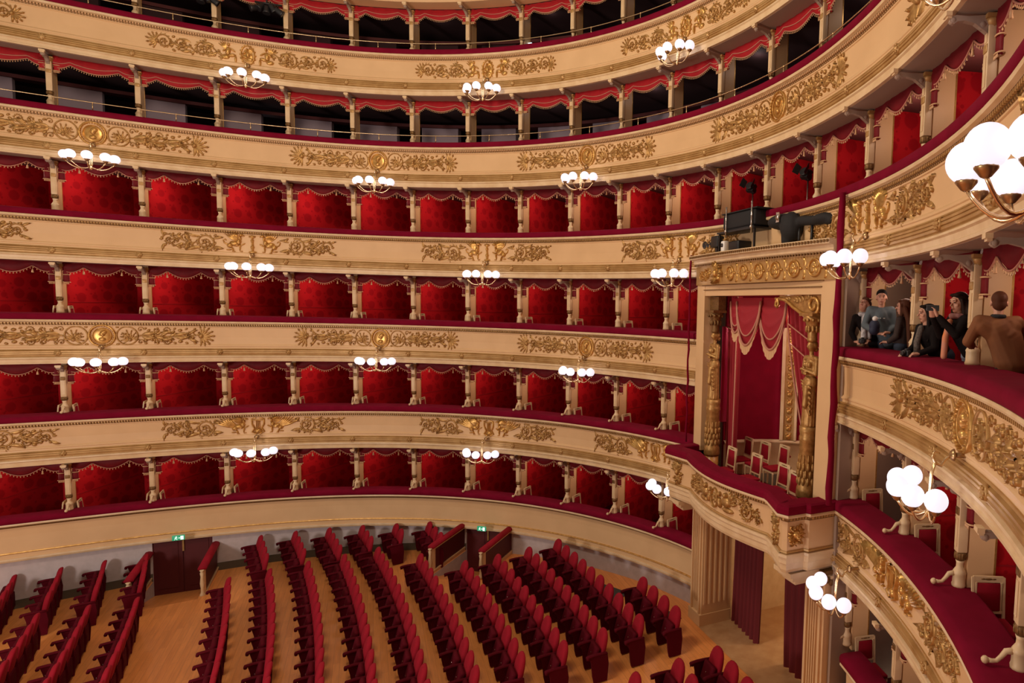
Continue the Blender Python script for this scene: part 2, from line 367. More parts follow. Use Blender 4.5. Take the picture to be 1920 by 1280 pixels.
        for j in range(7):
            a = 0.45 + j * 0.17; L = (0.55 - 0.03 * j) * k
            s.leaf(cs - sg * 0.06 * k, ct + 0.08 * k, L, 0.075 * k, a if sg > 0 else PI - a, 0.06 + 0.004 * j, 0.35 * sg)
        s.rope([(cs + sg * k * a, ct + k * b) for a, b in ((0.30, -0.05), (0.42, 0.02), (0.45, 0.12), (0.38, 0.17), (0.34, 0.12))], 0.018, 0.04)
    def figure(s, cs, ct, k, sg):
        d = lambda a, b, ra, rb, h, an=0: s.dome(cs + sg * a * k, ct + b * k, ra * k, rb * k, h, an * sg)
        d(0, 0.02, 0.10, 0.17, 0.07, 0.2); d(-0.03, 0.25, 0.06, 0.07, 0.08); d(-0.13, -0.12, 0.16, 0.06, 0.07, -0.2); d(-0.26, -0.24, 0.045, 0.14, 0.06); d(-0.15, 0.08, 0.14, 0.035, 0.06, 0.5); d(0.10, 0.06, 0.12, 0.035, 0.06, -0.7); d(0.1, -0.2, 0.16, 0.09, 0.05)
        for j in range(4): s.leaf(cs + sg * 0.05 * k, ct + 0.1 * k, 0.3 * k, 0.09 * k, (0.5 + 0.3 * j) if sg > 0 else PI - 0.5 - 0.3 * j, 0.05)
    def build(s, f, hs=1.0):
        mb = MB(); mb.add([f(a, b, c * hs) for a, b, c in s.v], s.f, True); return mb

def relief_A():   # medallion, roundels with anthemion, acanthus running out to a palmette
    m = Relief(); m.ring(0, 0, 0.275, 0.03, 0.055); m.dome(0, 0, 0.235, 0.235, 0.025, n=16); m.ring(0, 0, 0.20, 0.012, 0.045)
    m.dome(0.01, 0.05, 0.07, 0.09, 0.085); m.dome(-0.045, 0.03, 0.03, 0.03, 0.07); m.dome(0.0, -0.09, 0.09, 0.06, 0.07); m.dome(0.04, 0.09, 0.08, 0.06, 0.08)
    for k in range(28): a = 2 * PI * k / 28; m.dome(0.252 * math.cos(a), 0.252 * math.sin(a), 0.018, 0.018, 0.07, n=6)
    r = Relief()
    for sg in (1, -1):
        A = 0.0 if sg > 0 else PI
        r.ring(sg * 0.54, 0, 0.235, 0.022, 0.04); r.fan(sg * 0.60, -0.10 , 0.27, PI / 2 + sg * 0.3, 3.4, 9, 0.2); r.fan(sg * 0.5, 0.05, 0.13, -PI / 2, 2.6, 5, 0.3)
        for q in (-0.22, 0.22): r.dome(sg * 0.33, q, 0.045, 0.03, 0.04); r.spiral(sg * 0.84, q * 0.75, 0.075, 1.2, sg, A, 0.014, False)
        r.stem(sg * 0.80, 0, sg * 1.65, 0.0, 0.02, 0.022, 8, 0.20); r.fan(sg * 1.12, 0.0, 0.26, A, 2.4, 7, 0.26)
        for q in (1, -1):
            r.leaf(sg * 0.88, 0.03 * q, 0.34, 0.13, A + sg * 0.42 * q, 0.06, -0.8 * q * sg); r.leaf(sg * 1.30, 0.06 * q, 0.30, 0.12, A + sg * 0.5 * q, 0.06, -1.0 * q * sg)
            r.spiral(sg * 1.43, 0.14 * q, 0.09, 1.3, sg * q, A, 0.016, True)
            r.leaf(sg * 1.62, 0.02 * q, 0.36, 0.11, A + sg * 0.38 * q, 0.055, -0.7 * q * sg); r.dome(sg * 1.75, 0.15 * q, 0.06, 0.045, 0.05); r.leaf(sg * 1.95, 0.05 * q, 0.26, 0.10, A + sg * 0.7 * q, 0.05, -0.5 * q)
            for e in (0.95, 1.22, 1.62, 1.9, 2.1): r.dome(sg * e, 0.19 * q, 0.045, 0.03, 0.045, 0.5 * q)
        r.spiral(sg * 1.98, 0.0, 0.12, 1.2, sg, A, 0.018); r.stem(sg * 1.7, 0, sg * 2.3, 0, -0.02, 0.018, 4, 0.12)
        r.fan(sg * 2.25, 0, 0.36, A, 2.9, 9, 0.24)
    return r, m
def relief_B(lyre):   # beasts beside a candelabrum (or lyre), rosette scrolls outwards
    r = Relief(); c = Relief()
    if lyre:
        c.rope([(-0.05, 0.24), (-0.16, 0.20), (-0.15, 0.05), (-0.09, -0.06), (-0.16, -0.16), (-0.04, -0.22)], 0.025, 0.06); c.rope([(0.05, 0.24), (0.16, 0.20), (0.15, 0.05), (0.09, -0.06), (0.16, -0.16), (0.04, -0.22)], 0.025, 0.06)
        c.rope([(-0.15, 0.17), (0.15, 0.17)], 0.02, 0.06); c.dome(0, -0.14, 0.11, 0.08, 0.07)
        for k in range(4): c.rope([(-0.045 + 0.03 * k, 0.17), (-0.045 + 0.03 * k, -0.1)], 0.006, 0.05)
    else:
        c.rope([(0, -0.22), (0, 0.2)], 0.03, 0.06); c.dome(0, -0.21, 0.11, 0.035, 0.07); c.dome(0, -0.08, 0.05, 0.06, 0.08); c.dome(0, 0.10, 0.045, 0.05, 0.08); c.dome(0, 0.21, 0.10, 0.035, 0.08); c.fan(0, 0.17, 0.09, PI / 2, 2.0, 5, 0.35)
    k = 0.66 if not lyre else 0.62
    for sg in (1, -1):
        A = 0.0 if sg > 0 else PI
        c.griffin(sg * (0.40 if not lyre else 0.45), 0.0, k, sg)
        if lyre:
            for j in range(6): c.leaf(sg * 0.5, -0.02, 0.62 - 0.05 * j, 0.08, A + sg * (0.05 + 0.13 * j), 0.06, 0.5 * sg)
        x0 = 1.12 if not lyre else 1.30
        r.spiral(sg * x0, 0.0, 0.225, 1.9, -sg, A + PI * 0.6, 0.028); r.stem(sg * (x0 - 0.32), -0.15, sg * (x0 + 0.15), -0.2, 0.02, 0.016, 5, 0.11)
        for q in (1, -1):
            r.leaf(sg * (x0 + 0.12), 0.16 * q, 0.32, 0.12, A + sg * -0.2 * q, 0.05, 0.9 * q * sg); r.spiral(sg * (x0 + 0.43), 0.10 * q, 0.095, 1.3, sg * q, A, 0.016)
            r.leaf(sg * (x0 + 0.35), 0.0, 0.26, 0.10, A + sg * 0.8 * q, 0.05, -0.8 * q); r.dome(sg * (x0 - 0.24), 0.19 * q, 0.05, 0.035, 0.05, 0.6 * q)
        r.stem(sg * (x0 + 0.2), 0.0, sg * (x0 + 0.75), 0.02, 0.05 * sg, 0.018, 6, 0.13)
        for q in (1, -1):
            r.leaf(sg * (x0 - 0.20), 0.10 * q, 0.24, 0.11, A + PI - 0.5 * q * sg, 0.05, 0.6 * q * sg); r.dome(sg * (x0 + 0.58), 0.17 * q, 0.06, 0.04, 0.045, 0.5 * q); r.leaf(sg * (x0 + 0.50), 0.05 * q, 0.22, 0.10, A + 0.9 * q * sg, 0.05, -1.0 * q * sg)
            r.spiral(sg * (x0 - 0.30), 0.16 * q, 0.06, 1.1, -sg * q, A, 0.013, False)
        r.spiral(sg * (x0 + 0.80), 0.02, 0.155, 1.6, sg, A, 0.022); r.leaf(sg * (x0 + 0.9), 0.1, 0.2, 0.09, A + 0.9 * sg, 0.05, -0.9); r.leaf(sg * (x0 + 0.9), -0.1, 0.2, 0.09, A - 0.9 * sg, 0.05, 0.9)
        for e in range(6): a = e * PI / 3; r.dome(sg * (x0 + 0.80) + 0.17 * math.cos(a), 0.02 + 0.17 * math.sin(a), 0.045, 0.03, 0.045, a)
    return r, c
def relief_C():   # oval cameo, seated figures, long rinceaux
    r = Relief(); c = Relief(); c.ring(0, 0, 0.17, 0.022, 0.05, 0.24); c.dome(0, 0, 0.14, 0.21, 0.02, n=14); c.figure(0, 0, 0.55, 1)
    for k in range(16): a = 2 * PI * k / 16; c.dome(0.20 * math.cos(a), 0.26 * math.sin(a), 0.025, 0.022, 0.05, n=6)
    for sg in (1, -1):
        A = 0.0 if sg > 0 else PI
        c.figure(sg * 0.50, 0.02, 0.72, sg)
        r.stem(sg * 0.55, 0.0, sg * 1.2, 0.05, 0.10 * sg, 0.02, 7, 0.16, 0.5)
        r.spiral(sg * 1.12, -0.01, 0.21, 1.8, -sg, A + 2.2, 0.026); r.leaf(sg * 0.85, 0.12, 0.3, 0.13, A + 0.3 * sg, 0.055, -0.6 * sg); r.leaf(sg * 0.8, -0.1, 0.3, 0.12, A - 0.3 * sg, 0.055, 0.6 * sg)
        r.stem(sg * 1.25, -0.15, sg * 1.9, 0.1, 0.06, 0.018, 7, 0.14)
        r.spiral(sg * 1.62, 0.02, 0.13, 1.4, sg, A, 0.02); r.spiral(sg * 2.02, 0.02, 0.18, 1.7, sg, A, 0.022)
        for q in (1, -1): r.leaf(sg * 1.4, 0.1 * q, 0.26, 0.1, A + 0.5 * q * sg, 0.05, -0.7 * q * sg); r.dome(sg * 1.8, 0.17 * q, 0.05, 0.035, 0.045, 0.4 * q)
        r.fan(sg * 2.18, 0.0, 0.27, A - 0.2, 2.4, 7, 0.26)
    return r, c

# ------------------------------------------------------------------ floor of the stalls
def fz(X, Y):
    a = -Y; return -0.05 * max(a - 1.0, 0.0)
ENTR = []   # sunken aisle entries: (s centre, half width in bays, length)
ENTR = [(1.37, 0.40, 2.1), (6.40, 0.42, 2.1)]
WALLD = 0.03
def entry_corners(e):
    s, hw, L = e; p, t = ctr(s); n = Vector((t.y, -t.x, 0)); h = hw * 1.82
    c0 = P(s, WALLD - 0.14, 0); L = L + 0.14; return [c0 - t * h, c0 + t * h, c0 + t * h + n * L, c0 - t * h + n * L], t, n
pts = [P(IMIN + (IMAX - IMIN) * i / 160, WALLD - 0.05, 0) for i in range(161)]
pts = [Vector((p.x, p.y)) for p in pts if True]
# the opening beneath the royal box lets the floor run back into the foyer
outer = [p for p in pts if not (-2.1 < p.x < 2.1 and p.y > -2)]
k = next(i for i, p in enumerate(outer) if p.x >= 2.1)
foyer = [Vector((-2.1, -0.45)), Vector((-2.1, 4.0)), Vector((2.1, 4.0)), Vector((2.1, -0.45))]
outer = outer[:k] + foyer + outer[k:]
verts2 = list(outer); edges2 = [(i, (i + 1) % len(outer)) for i in range(len(outer))]
for e in ENTR:
    cs, t, n = entry_corners(e); o = len(verts2); cs = [cs[0] + n * 0.0, cs[1] + n * 0.0, cs[2], cs[3]]
    verts2 += [Vector((c.x, c.y)) for c in cs]; edges2 += [(o, o + 1), (o + 1, o + 2), (o + 2, o + 3), (o + 3, o)]
gx = [Vector((-12 + 1.5 * i, -20 + 1.5 * j)) for i in range(17) for j in range(13)]
gx += [Vector((x, -1.0)) for x in np.arange(-4.5, 4.6, 0.5)]
verts2 += gx
V2, E2, F2, *_ = delaunay_2d_cdt(verts2, edges2, [], 0, 1e-4)
def inpoly(p, poly):
    c = False; j = len(poly) - 1
    for i in range(len(poly)):
        a, b = poly[i], poly[j]
        if (a.y > p.y) != (b.y > p.y) and p.x < (b.x - a.x) * (p.y - a.y) / (b.y - a.y) + a.x: c = not c
        j = i
    return c
holes = [entry_corners(e)[0] for e in ENTR]
fl = MB(); fs = []
for f in F2:
    c = Vector((sum(V2[i].x for i in f) / len(f), sum(V2[i].y for i in f) / len(f)))
    if not inpoly(c, outer) or any(inpoly(c, h) for h in holes): continue
    fs.append(tuple(f))
fl.add([(v.x, v.y, fz(v.x, v.y)) for v in V2], fs)
floor = struct('floor', fl, WOOD, 'orange-brown plank floor of the stalls')
for (e, drop) in zip(ENTR, (0.50, 0.75)):
    cs, t, n = entry_corners(e); mb = MB(); zt = [fz(c.x, c.y) for c in cs]; zb = min(zt[0], zt[1]) - drop
    c0, c1, c2, c3 = cs
    A, B, C, D = [Vector((c0.x, c0.y, zb)), Vector((c1.x, c1.y, zb)), Vector((c2.x, c2.y, zt[2])), Vector((c3.x, c3.y, zt[3]))]
    mb.add([A, B, C, D], [(0, 1, 2, 3)]); r_ = struct('floor', mb, WOOD, 'plank ramp sinking to a dark red door in the stalls wall')
    sw = MB()
    for (p, q, zp, zq) in ((c0, c3, zt[0], zt[3]), (c1, c2, zt[1], zt[2])): sw.add([(p.x, p.y, zb), (q.x, q.y, zq), (q.x, q.y, zq + 0.005), (p.x, p.y, zp)], [(0, 1, 2, 3)])
    struct('wall_ramp', sw, PLASTER)
# pale strip by the royal box door
pl = MB(); pl.add([(-2.35, -0.85, 0.006), (2.35, -0.85, 0.006), (2.05, 3.9, 0.006), (-2.05, 3.9, 0.006)], [(0, 1, 2, 3)])
struct('floor_threshold', pl, WOODL, 'paler plank floor under the royal box')

# ------------------------------------------------------------------ stalls wall
SEG1 = [(IMIN, 11.02), (13.98, IMAX)]
for n_, (s0, s1) in enumerate(SEG1):
    side = ('left', 'right')[n_]
    doors = [e for e in ENTR] if n_ == 0 else []
    cuts = [s0] + [v for e in doors for v in (e[0] - e[1], e[0] + e[1])] + [s1]
    wl = MB(); sk = MB()
    for a, b in zip(cuts[0::2], cuts[1::2]):
        sweep(wl, [(WALLD, -1.6), (WALLD, RIM[1] - 1.22), (WALLD - 0.3, RIM[1] - 1.22), (WALLD - 0.3, -1.6)], a, b, closed=True)
        N_ = max(2, int((b - a) * 6)); vs = []; fs = []
        for i in range(N_ + 1):
            s = a + (b - a) * i / N_; p = P(s, WALLD + 0.02, 0); z0 = fz(p.x, p.y) - 0.1
            hh = 0.24
            for d, zz in ((WALLD - 0.02, z0), (WALLD + 0.02, z0), (WALLD + 0.02, z0 + 0.1 + hh), (WALLD - 0.02, z0 + 0.1 + hh)): vs.append(P(s, d, zz))
        for i in range(N_):
            for k in range(4): fs.append((i * 4 + k, (i + 1) * 4 + k, (i + 1) * 4 + (k + 1) % 4, i * 4 + (k + 1) % 4))
        if b < 6.0 or n_: sk.add(vs, fs)
    struct('wall_' + side, wl, PLASTER, 'low grey plaster wall round the stalls')
    if sk.v: struct('baseboard_' + side, sk, SKIRT)
for q, (e, drop) in enumerate(zip(ENTR, (0.50, 0.75))):
    s, hw, L = e; p = P(s, WALLD, 0); z0 = fz(p.x, p.y) - drop; z1 = RIM[1] - 1.22; d = thing('door_%d' % (q + 1), ['dark red double door in the stalls wall at the left end of the aisle', 'dark red door in the stalls wall between two padded parapets'][q], 'door'); d['kind'] = 'structure'
    for k in (-1, 1):
        mb = MB(); a, b = (s - hw, s - 0.012) if k < 0 else (s + 0.012, s + hw); sweep(mb, [(WALLD - 0.10, z0 - 0.15), (WALLD - 0.05, z0 - 0.15), (WALLD - 0.05, z1), (WALLD - 0.10, z1)], a, b, n=4, closed=True); mb.build('door_leaf', DARKRED, d)
        mb = MB(); sweep(mb, [(WALLD - 0.05, z0 + 0.15), (WALLD - 0.035, z0 + 0.17), (WALLD - 0.035, z1 - 0.12), (WALLD - 0.05, z1 - 0.10)], a + 0.06, b - 0.06, n=3, closed=True); mb.build('raised_panel', DARKRED, d)
    mb = MB(); sweep(mb, [(WALLD - 0.30, z0 - 0.2), (WALLD - 0.08, z0 - 0.2), (WALLD - 0.08, z1 + 0.05), (WALLD - 0.30, z1 + 0.05)], s - hw - 0.02, s + hw + 0.02, n=4, closed=True); mb.build('door_lining', DARKRED, d)
    mb = MB(); sweep(mb, [(WALLD - 0.06, z1 - 0.42), (WALLD - 0.01, z1 - 0.42), (WALLD - 0.01, z1), (WALLD - 0.06, z1)], s - 0.012, s + 0.012, n=2, closed=True); mb.build('brass_strip', GOLDW, d)

# ------------------------------------------------------------------ balcony fronts
TIERN = {1: 'first', 2: 'second', 3: 'third', 4: 'fourth', 5: 'lower gallery', 6: 'upper gallery'}
def tierword(k): return {1: 'lowest tier', 2: 'second tier', 3: 'third tier', 4: 'fourth tier', 5: 'lower gallery', 6: 'upper gallery'}[k]
BAL = {}
SH = {1: -0.30, 2: -0.14, 3: -0.09, 4: 0.0, 5: 0.0, 6: 0.0}
def balcony(k, s0, s1, label):
    z = RIM[k]; t = thing('balcony_front', label, 'balcony', Matrix.Translation(P((s0 + s1) / 2, 0.3, z - 0.5)).copy())
    inv = Matrix.Translation(-P((s0 + s1) / 2, 0.3, z - 0.5))
    BAL[(k, s0)] = (t, s0, s1)
    def part(name, prof, m, smooth=False):
        prof = [((d + SH[k]) if d > 0.28 else d, z_) for d, z_ in prof]; mb = MB(); sweep(mb, prof, s0, s1, closed=True, smooth=smooth, z=z); mb.v = [tuple(inv @ Vector(v)) for v in mb.v]; return mb.build(name, m, t)
    part('padded_rail', PR_CUSH, VELVET, True); part('cap_moulding', PR_CAP, CREAM2)
    for_ = None
    if k > 1:
        part('leaf_band', PR_BAND, GOLDK); part('panel', PR_PANEL, CREAM); part('reeded_moulding', PR_TORUS, GOLDW); part('lower_lip', PR_LIP, CREAM2); part('soffit', PR_SOFFIT, GREYSOF)
        mb = MB(); n = int((s1 - s0) * 1.82 / 0.062)
        for i in range(n):
            s = s0 + (s1 - s0) * (i + 0.5) / n; Mx = frame_at(s, z); mb.box((0, -0.492 - SH[k], -0.268), (0.034, 0.03, 0.04), M=inv @ Mx)
            mb.box((0, -0.465 - SH[k], -0.31), (0.018, 0.016, 0.018), M=inv @ Mx)
        mb.build('bead_row', FRINGE if k > 4 else GOLDW, t)
        for i in range(int(math.ceil(s0)), int(math.floor(s1)) + 1):
            Mx = inv @ frame_at(i, z); mb = MB(); mb.lathe([(0.0, 0.075), (0.02, 0.07), (0.05, 0.045), (0.075, 0.04), (0.085, 0.0)], 10, M=Mx @ Matrix.Translation((0, -0.48 - SH[k], -1.09)) @ Matrix.Rotation(PI / 2, 4, 'X'))
            for q in range(6): a = q * PI / 3; mb.sphere(Mx @ Vector((0.055 * math.cos(a), -0.53 - SH[k], -1.09 + 0.055 * math.sin(a))), 0.02, 6, 4)
            mb.build('rosette', GOLDW, t)
    else:
        part('dark_fillet', [(0.32, -0.24), (0.48, -0.24), (0.45, -0.30), (0.30, -0.30)], GOLDK)
        part('panel', [(0.0, -0.24), (0.30, -0.24), (0.30, -0.30), (0.43, -0.30), (0.42, -0.55), (0.42, -0.98), (0.44, -1.0), (0.44, -1.22), (0.0, -1.22)], CREAM)
        part('gilt_line', [(0.42, -0.985), (0.455, -0.985), (0.465, -1.01), (0.45, -1.03), (0.43, -1.03)], GOLDB); part('lower_bead', [(0.42, -1.15), (0.47, -1.15), (0.475, -1.20), (0.46, -1.245), (0.30, -1.245), (0.30, -1.15)], CREAM2)
        part('soffit', [(0.0, -1.25), (0.46, -1.25), (0.46, -1.22), (0.0, -1.22)], GREYSOF)
    return t
balcony(6, IMIN, IMAX, 'cream balcony front of the upper gallery, topmost of the tiers')
balcony(5, IMIN, IMAX, 'cream balcony front of the lower gallery with round portrait medallions')
balcony(4, IMIN, IMAX, 'cream balcony front of the fourth tier with gilded griffins, running above the royal box')
balcony(3, IMIN, 11.0, 'cream balcony front of the third tier left of the royal box')
balcony(3, 13.98, IMAX, 'cream balcony front with wide crimson rail, visitors standing behind, right of the royal box')
balcony(2, IMIN, 11.05, 'cream second-tier balcony front with gilded griffins and lyres, left of the royal box')
balcony(2, 13.95, IMAX, 'cream balcony front of the second tier curving down right of the royal box')
balcony(1, IMIN, 11.0, 'plain cream balcony front of the lowest tier above the stalls wall')
balcony(1, 14.15, IMAX, 'short run of crimson rail at the bottom right, lowest tier')
RA = relief_A(); RB4 = relief_B(False); RB2 = relief_B(True); RC = relief_C()
def put_relief(k, s):
    for key, (t, s0, s1) in BAL.items():
        if key[0] == k and s0 <= s <= s1: break
    else: return
    R2 = {6: RC, 5: RA, 4: RB4, 3: RA, 2: RB2}[k]; inv = t.matrix_world.inverted(); zc = RIM[k] - 0.615
    scale = {6: 1.0, 5: 1.0, 4: 1.07, 3: 1.0, 2: 1.05}[k]
    sm = 1.82
    def f(a, b, h): return inv @ P(s + a * scale / sm, 0.413 + SH[k] + h * 1.25, zc + b * 1.1)
    s_lo, s_hi = s - 2.7 / sm, s + 2.7 / sm
    for sg in (-1, 1):
        h = Relief(); h.v = R2[0].v; h.f = [q for q in R2[0].f if sum(R2[0].v[i][0] for i in q) * sg > 0]
        r = h.build(f).build('gilded_relief', GOLD, t)
    m = R2[1].build(f).build({6: 'cameo_relief', 5: 'portrait_medallion', 4: 'griffin_relief', 3: 'portrait_medallion', 2: 'griffin_and_lyre_relief'}[k], GOLDB, r)
for s in (-1.5, 2.5, 6.5, 10.5, 14.5, 18.5): put_relief(6, s); put_relief(4, s)
for s in (0.5, 4.5, 8.5, 12.5, 16.5, 20.5): put_relief(5, s)
for s in (-3.0 + 3.5, 4.5, 8.5, 16.45): put_relief(3, s)
for s in (-1.4, 2.5, 6.5, 10.0, 15.2, 18.9): put_relief(2, s)

# ------------------------------------------------------------------ box shells
for k in range(1, 7):
    z = RIM[k]; zf = z - FLOORDROP; deep = -2.6 if k < 5 else -4.2
    segs = [(IMIN, IMAX)] if k >= 4 else [(IMIN, 11.0), (14.0, IMAX)]
    for s0, s1 in segs:
        mb = MB(); sweep(mb, [(0.0, zf - 0.08), (0.0, zf), (deep, zf), (deep, zf - 0.08)], s0, s1, closed=True); struct('floor_tier', mb, DARKRED)
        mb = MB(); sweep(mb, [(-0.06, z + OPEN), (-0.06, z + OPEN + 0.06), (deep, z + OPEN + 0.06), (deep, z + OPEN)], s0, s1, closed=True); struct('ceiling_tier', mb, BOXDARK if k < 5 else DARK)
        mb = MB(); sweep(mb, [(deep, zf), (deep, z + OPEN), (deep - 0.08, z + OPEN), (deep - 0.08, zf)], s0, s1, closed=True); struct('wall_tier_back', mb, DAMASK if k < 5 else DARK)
# roof ring above the upper gallery
mb = MB(); sweep(mb, [(0.0, 17.19), (0.46, 17.19), (0.5, 17.25), (0.48, 17.5), (0.4, 18.2), (0.0, 18.2)], IMIN, IMAX, closed=True); struct('trim_1', mb, CREAM)

# ------------------------------------------------------------------ columns
def column_proto(style, by=1.0):
    t = thing('box_column', '', 'column'); H = OPEN - 0.02
    mb = MB(); mb.lathe([(0.085, 0.0), (0.088, 0.03), (0.08, 0.05), (0.078, 0.16), (0.086, 0.18), (0.07, 0.21), (0.045, 0.25), (0.043, 0.30), (0.055, 0.34)], 12, (0, 0, 0)); mb.build('pedestal', CREAM2, t)
    mb = MB(); mb.lathe([(0.052, 0.34), (0.072, 0.38), (0.075, 0.43), (0.064, 0.45)], 10); 
    for q in range(8): a = q * PI / 4; mb.sphere((0.068 * math.cos(a), 0.068 * math.sin(a), 0.40), (0.012, 0.012, 0.045), 6, 4)
    mb.build('leaf_cup', GOLDK, t)
    mb = MB(); mb.rbox((0, 0, 0.84), (0.125, 0.125, 0.78), 0.012); mb.box((0, -0.064, 0.70), (0.07, 0.012, 0.36)); mb.box((0, -0.064, 1.12), (0.07, 0.012, 0.16))
    mb.build('shaft', CREAM2, t)
    mb = MB(); mb.rbox((0, -0.01, 0.97), (0.105, 0.13, 0.10), 0.01); mb.build('carved_band', GOLDK if style else GOLDW, t)
    mb = MB(); mb.lathe([(0.06, 1.20), (0.085, 1.27), (0.10, 1.30)], 10); mb.box((0, 0, 1.325), (0.2, 0.2, 0.045)); mb.build('capital', GOLDW, t)
    # scrolled bracket carrying the front above
    mb = MB(); side = [(0.02, 1.34), (-0.10, 1.345), (-0.30, 1.33), (-0.44, 1.34), (-0.50, 1.32), (-0.51, 1.27), (-0.46, 1.24), (-0.42, 1.27), (-0.34, 1.28), (-0.22, 1.25), (-0.12, 1.18), (-0.04, 1.12), (0.02, 1.12)]
    mb.loft([[(x_, y_ * by, z_) for y_, z_ in side] for x_ in (-0.035, 0.035)], smooth=False)
    mb.sphere((0, -0.47 * by, 1.285), (0.055, 0.045, 0.045), 8, 6); mb.sphere((0, -0.12, 1.24), (0.05, 0.06, 0.06), 8, 6); mb.build('scrolled_bracket', GREYSOF, t)
    mb = MB(); mb.box((0, -0.53 * by, 1.35), (0.12, 0.07, 0.05)); mb.box((0, -0.52 * by, 1.315), (0.09, 0.05, 0.03)); mb.build('bracket_end_block', CREAM2, t)
    mb = MB(); mb.box((0, 0.24, H / 2 - 0.05), (0.11, 0.32, H + 0.1)); mb.box((0.0, 0.085, H / 2), (0.05, 0.02, H)); mb.build('pilaster_board', CREAM, t)
    mb = MB(); mb.box((0, 0.41, H / 2), (0.122, 0.025, H)); mb.build('gilt_edge', GOLDB, t)
    if style == 1:
        mb = MB(); pts = [(0, -0.06, 0.17), (0, -0.13, 0.16), (0, -0.17, 0.10), (0, -0.21, 0.055), (0, -0.25, 0.05), (0, -0.29, 0.055)]
        mb.tube(pts, [0.035, 0.03, 0.024, 0.022, 0.022, 0.026], 8); mb.sphere((0, -0.315, 0.055), 0.038, 10, 8); mb.build('scroll_arm', CREAM2, t)
    return Proto(t)
COLP = {1: column_proto(1, 0.73), 2: column_proto(1, 0.83), 3: column_proto(0)}
def colname(k, i):
    if i > 12.5 and k <= 3: return '%s column right of the royal box on the %s' % (WORDS[i - 13] if i > 13 else 'first', tierword(k))
    return None
def side_words(i):
    return ''
for k in range(1, 7):
    n = 0
    for i in range(IMIN, 21):
        if k <= 3 and i in (11, 12, 13): continue
        z = RIM[k]
        if not (inframe(P(i, 0, z + 0.2), 90) or inframe(P(i, 0, z + 1.2), 90)): continue
        n += 1
        if k <= 3:
            lab = ('slim cream column on the %s, %s from the left edge of the photo' % (tierword(k), WORDS[n])) if i < 12 else ('slim cream column on the %s, %s to the right of the royal box' % (tierword(k), WORDS[i - 13]))
        else: lab = 'slim cream column in the %s, %s from the left edge of the photo' % (tierword(k), WORDS[n])
        COLP[min(k, 3)].put(frame_at(i, z), lab, 'columns of the %s' % tierword(k))
# partitions between boxes
pm = MB(); pm.box((0, 1.5, 0.32), (0.06, 2.16, 2.2)); PM = pm.mesh('partition', DAMASK)
pr = MB(); pr.box((0.0, 1.5, 0.30), (0.078, 2.1, 0.022)); PRM = pr.mesh('chair_rail', SWAGG)
for k in range(1, 5):
    for i in range(IMIN, 21):
        if k <= 3 and i in (11, 12, 13, 14): continue
        z = RIM[k]
        if not (inframe(P(i, -0.5, z + 0.2), 300) or inframe(P(i, -2, z + 1.2), 300)): continue
        off = 1.2 if i <= 3 else max(0.0, 1.2 - 0.25 * (i - 3)); an = -math.atan2(off, 2.2)
        if i >= 11: an = 0.0
        L = 2.16 / math.cos(an); o = place('wall_partition', PM); o.matrix_world = frame_at(i, z) @ Matrix.Translation((0, 0.42, 0)) @ Matrix.Rotation(an, 4, 'Z') @ Matrix.Diagonal((1, L / 2.16, 1, 1)) @ Matrix.Translation((0, -0.42, 0)); o['kind'] = 'structure'
        if k <= 3: cr_ = place('chair_rail', PRM, o)
# small lamps behind the valances
for k in range(1, 5):
    for i in range(IMIN + 2, 20):
        if k <= 3 and i in (11, 12, 13): continue
        p = frame_at(i, RIM[k]) @ Vector((0.82, 0.42, 1.04))
        if inframe(p, 200): lamp('box_lamp', p, BOXLAMP[k] * (1.35 if i < 11 else 0.8), (1.0, 0.70, 0.54), 0.12)
for k in (5, 6):
    for i in range(-1, 19, 2): lamp('gallery_fill', P(i + 0.3, -0.7, RIM[k] + 1.25), 2.2 if k == 5 else 0.8, (1.0, 0.85, 0.8), 0.1)  # unseen fills added to bring the gallery piers out of the dark
# galleries: lilac piers and a beam behind the columns
for k in (5, 6):
    z = RIM[k]; zf = z - FLOORDROP
    for i in range(IMIN, 20):
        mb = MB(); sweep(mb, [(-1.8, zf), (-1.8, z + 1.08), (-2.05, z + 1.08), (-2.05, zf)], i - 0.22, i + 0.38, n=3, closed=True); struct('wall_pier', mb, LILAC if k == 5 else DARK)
    mb = MB(); sweep(mb, [(-1.72, z + 1.06), (-1.72, z + 1.16), (-2.1, z + 1.16), (-2.1, z + 1.06)], IMIN, 20, closed=True); struct('trim_2', mb, BOXDARK)

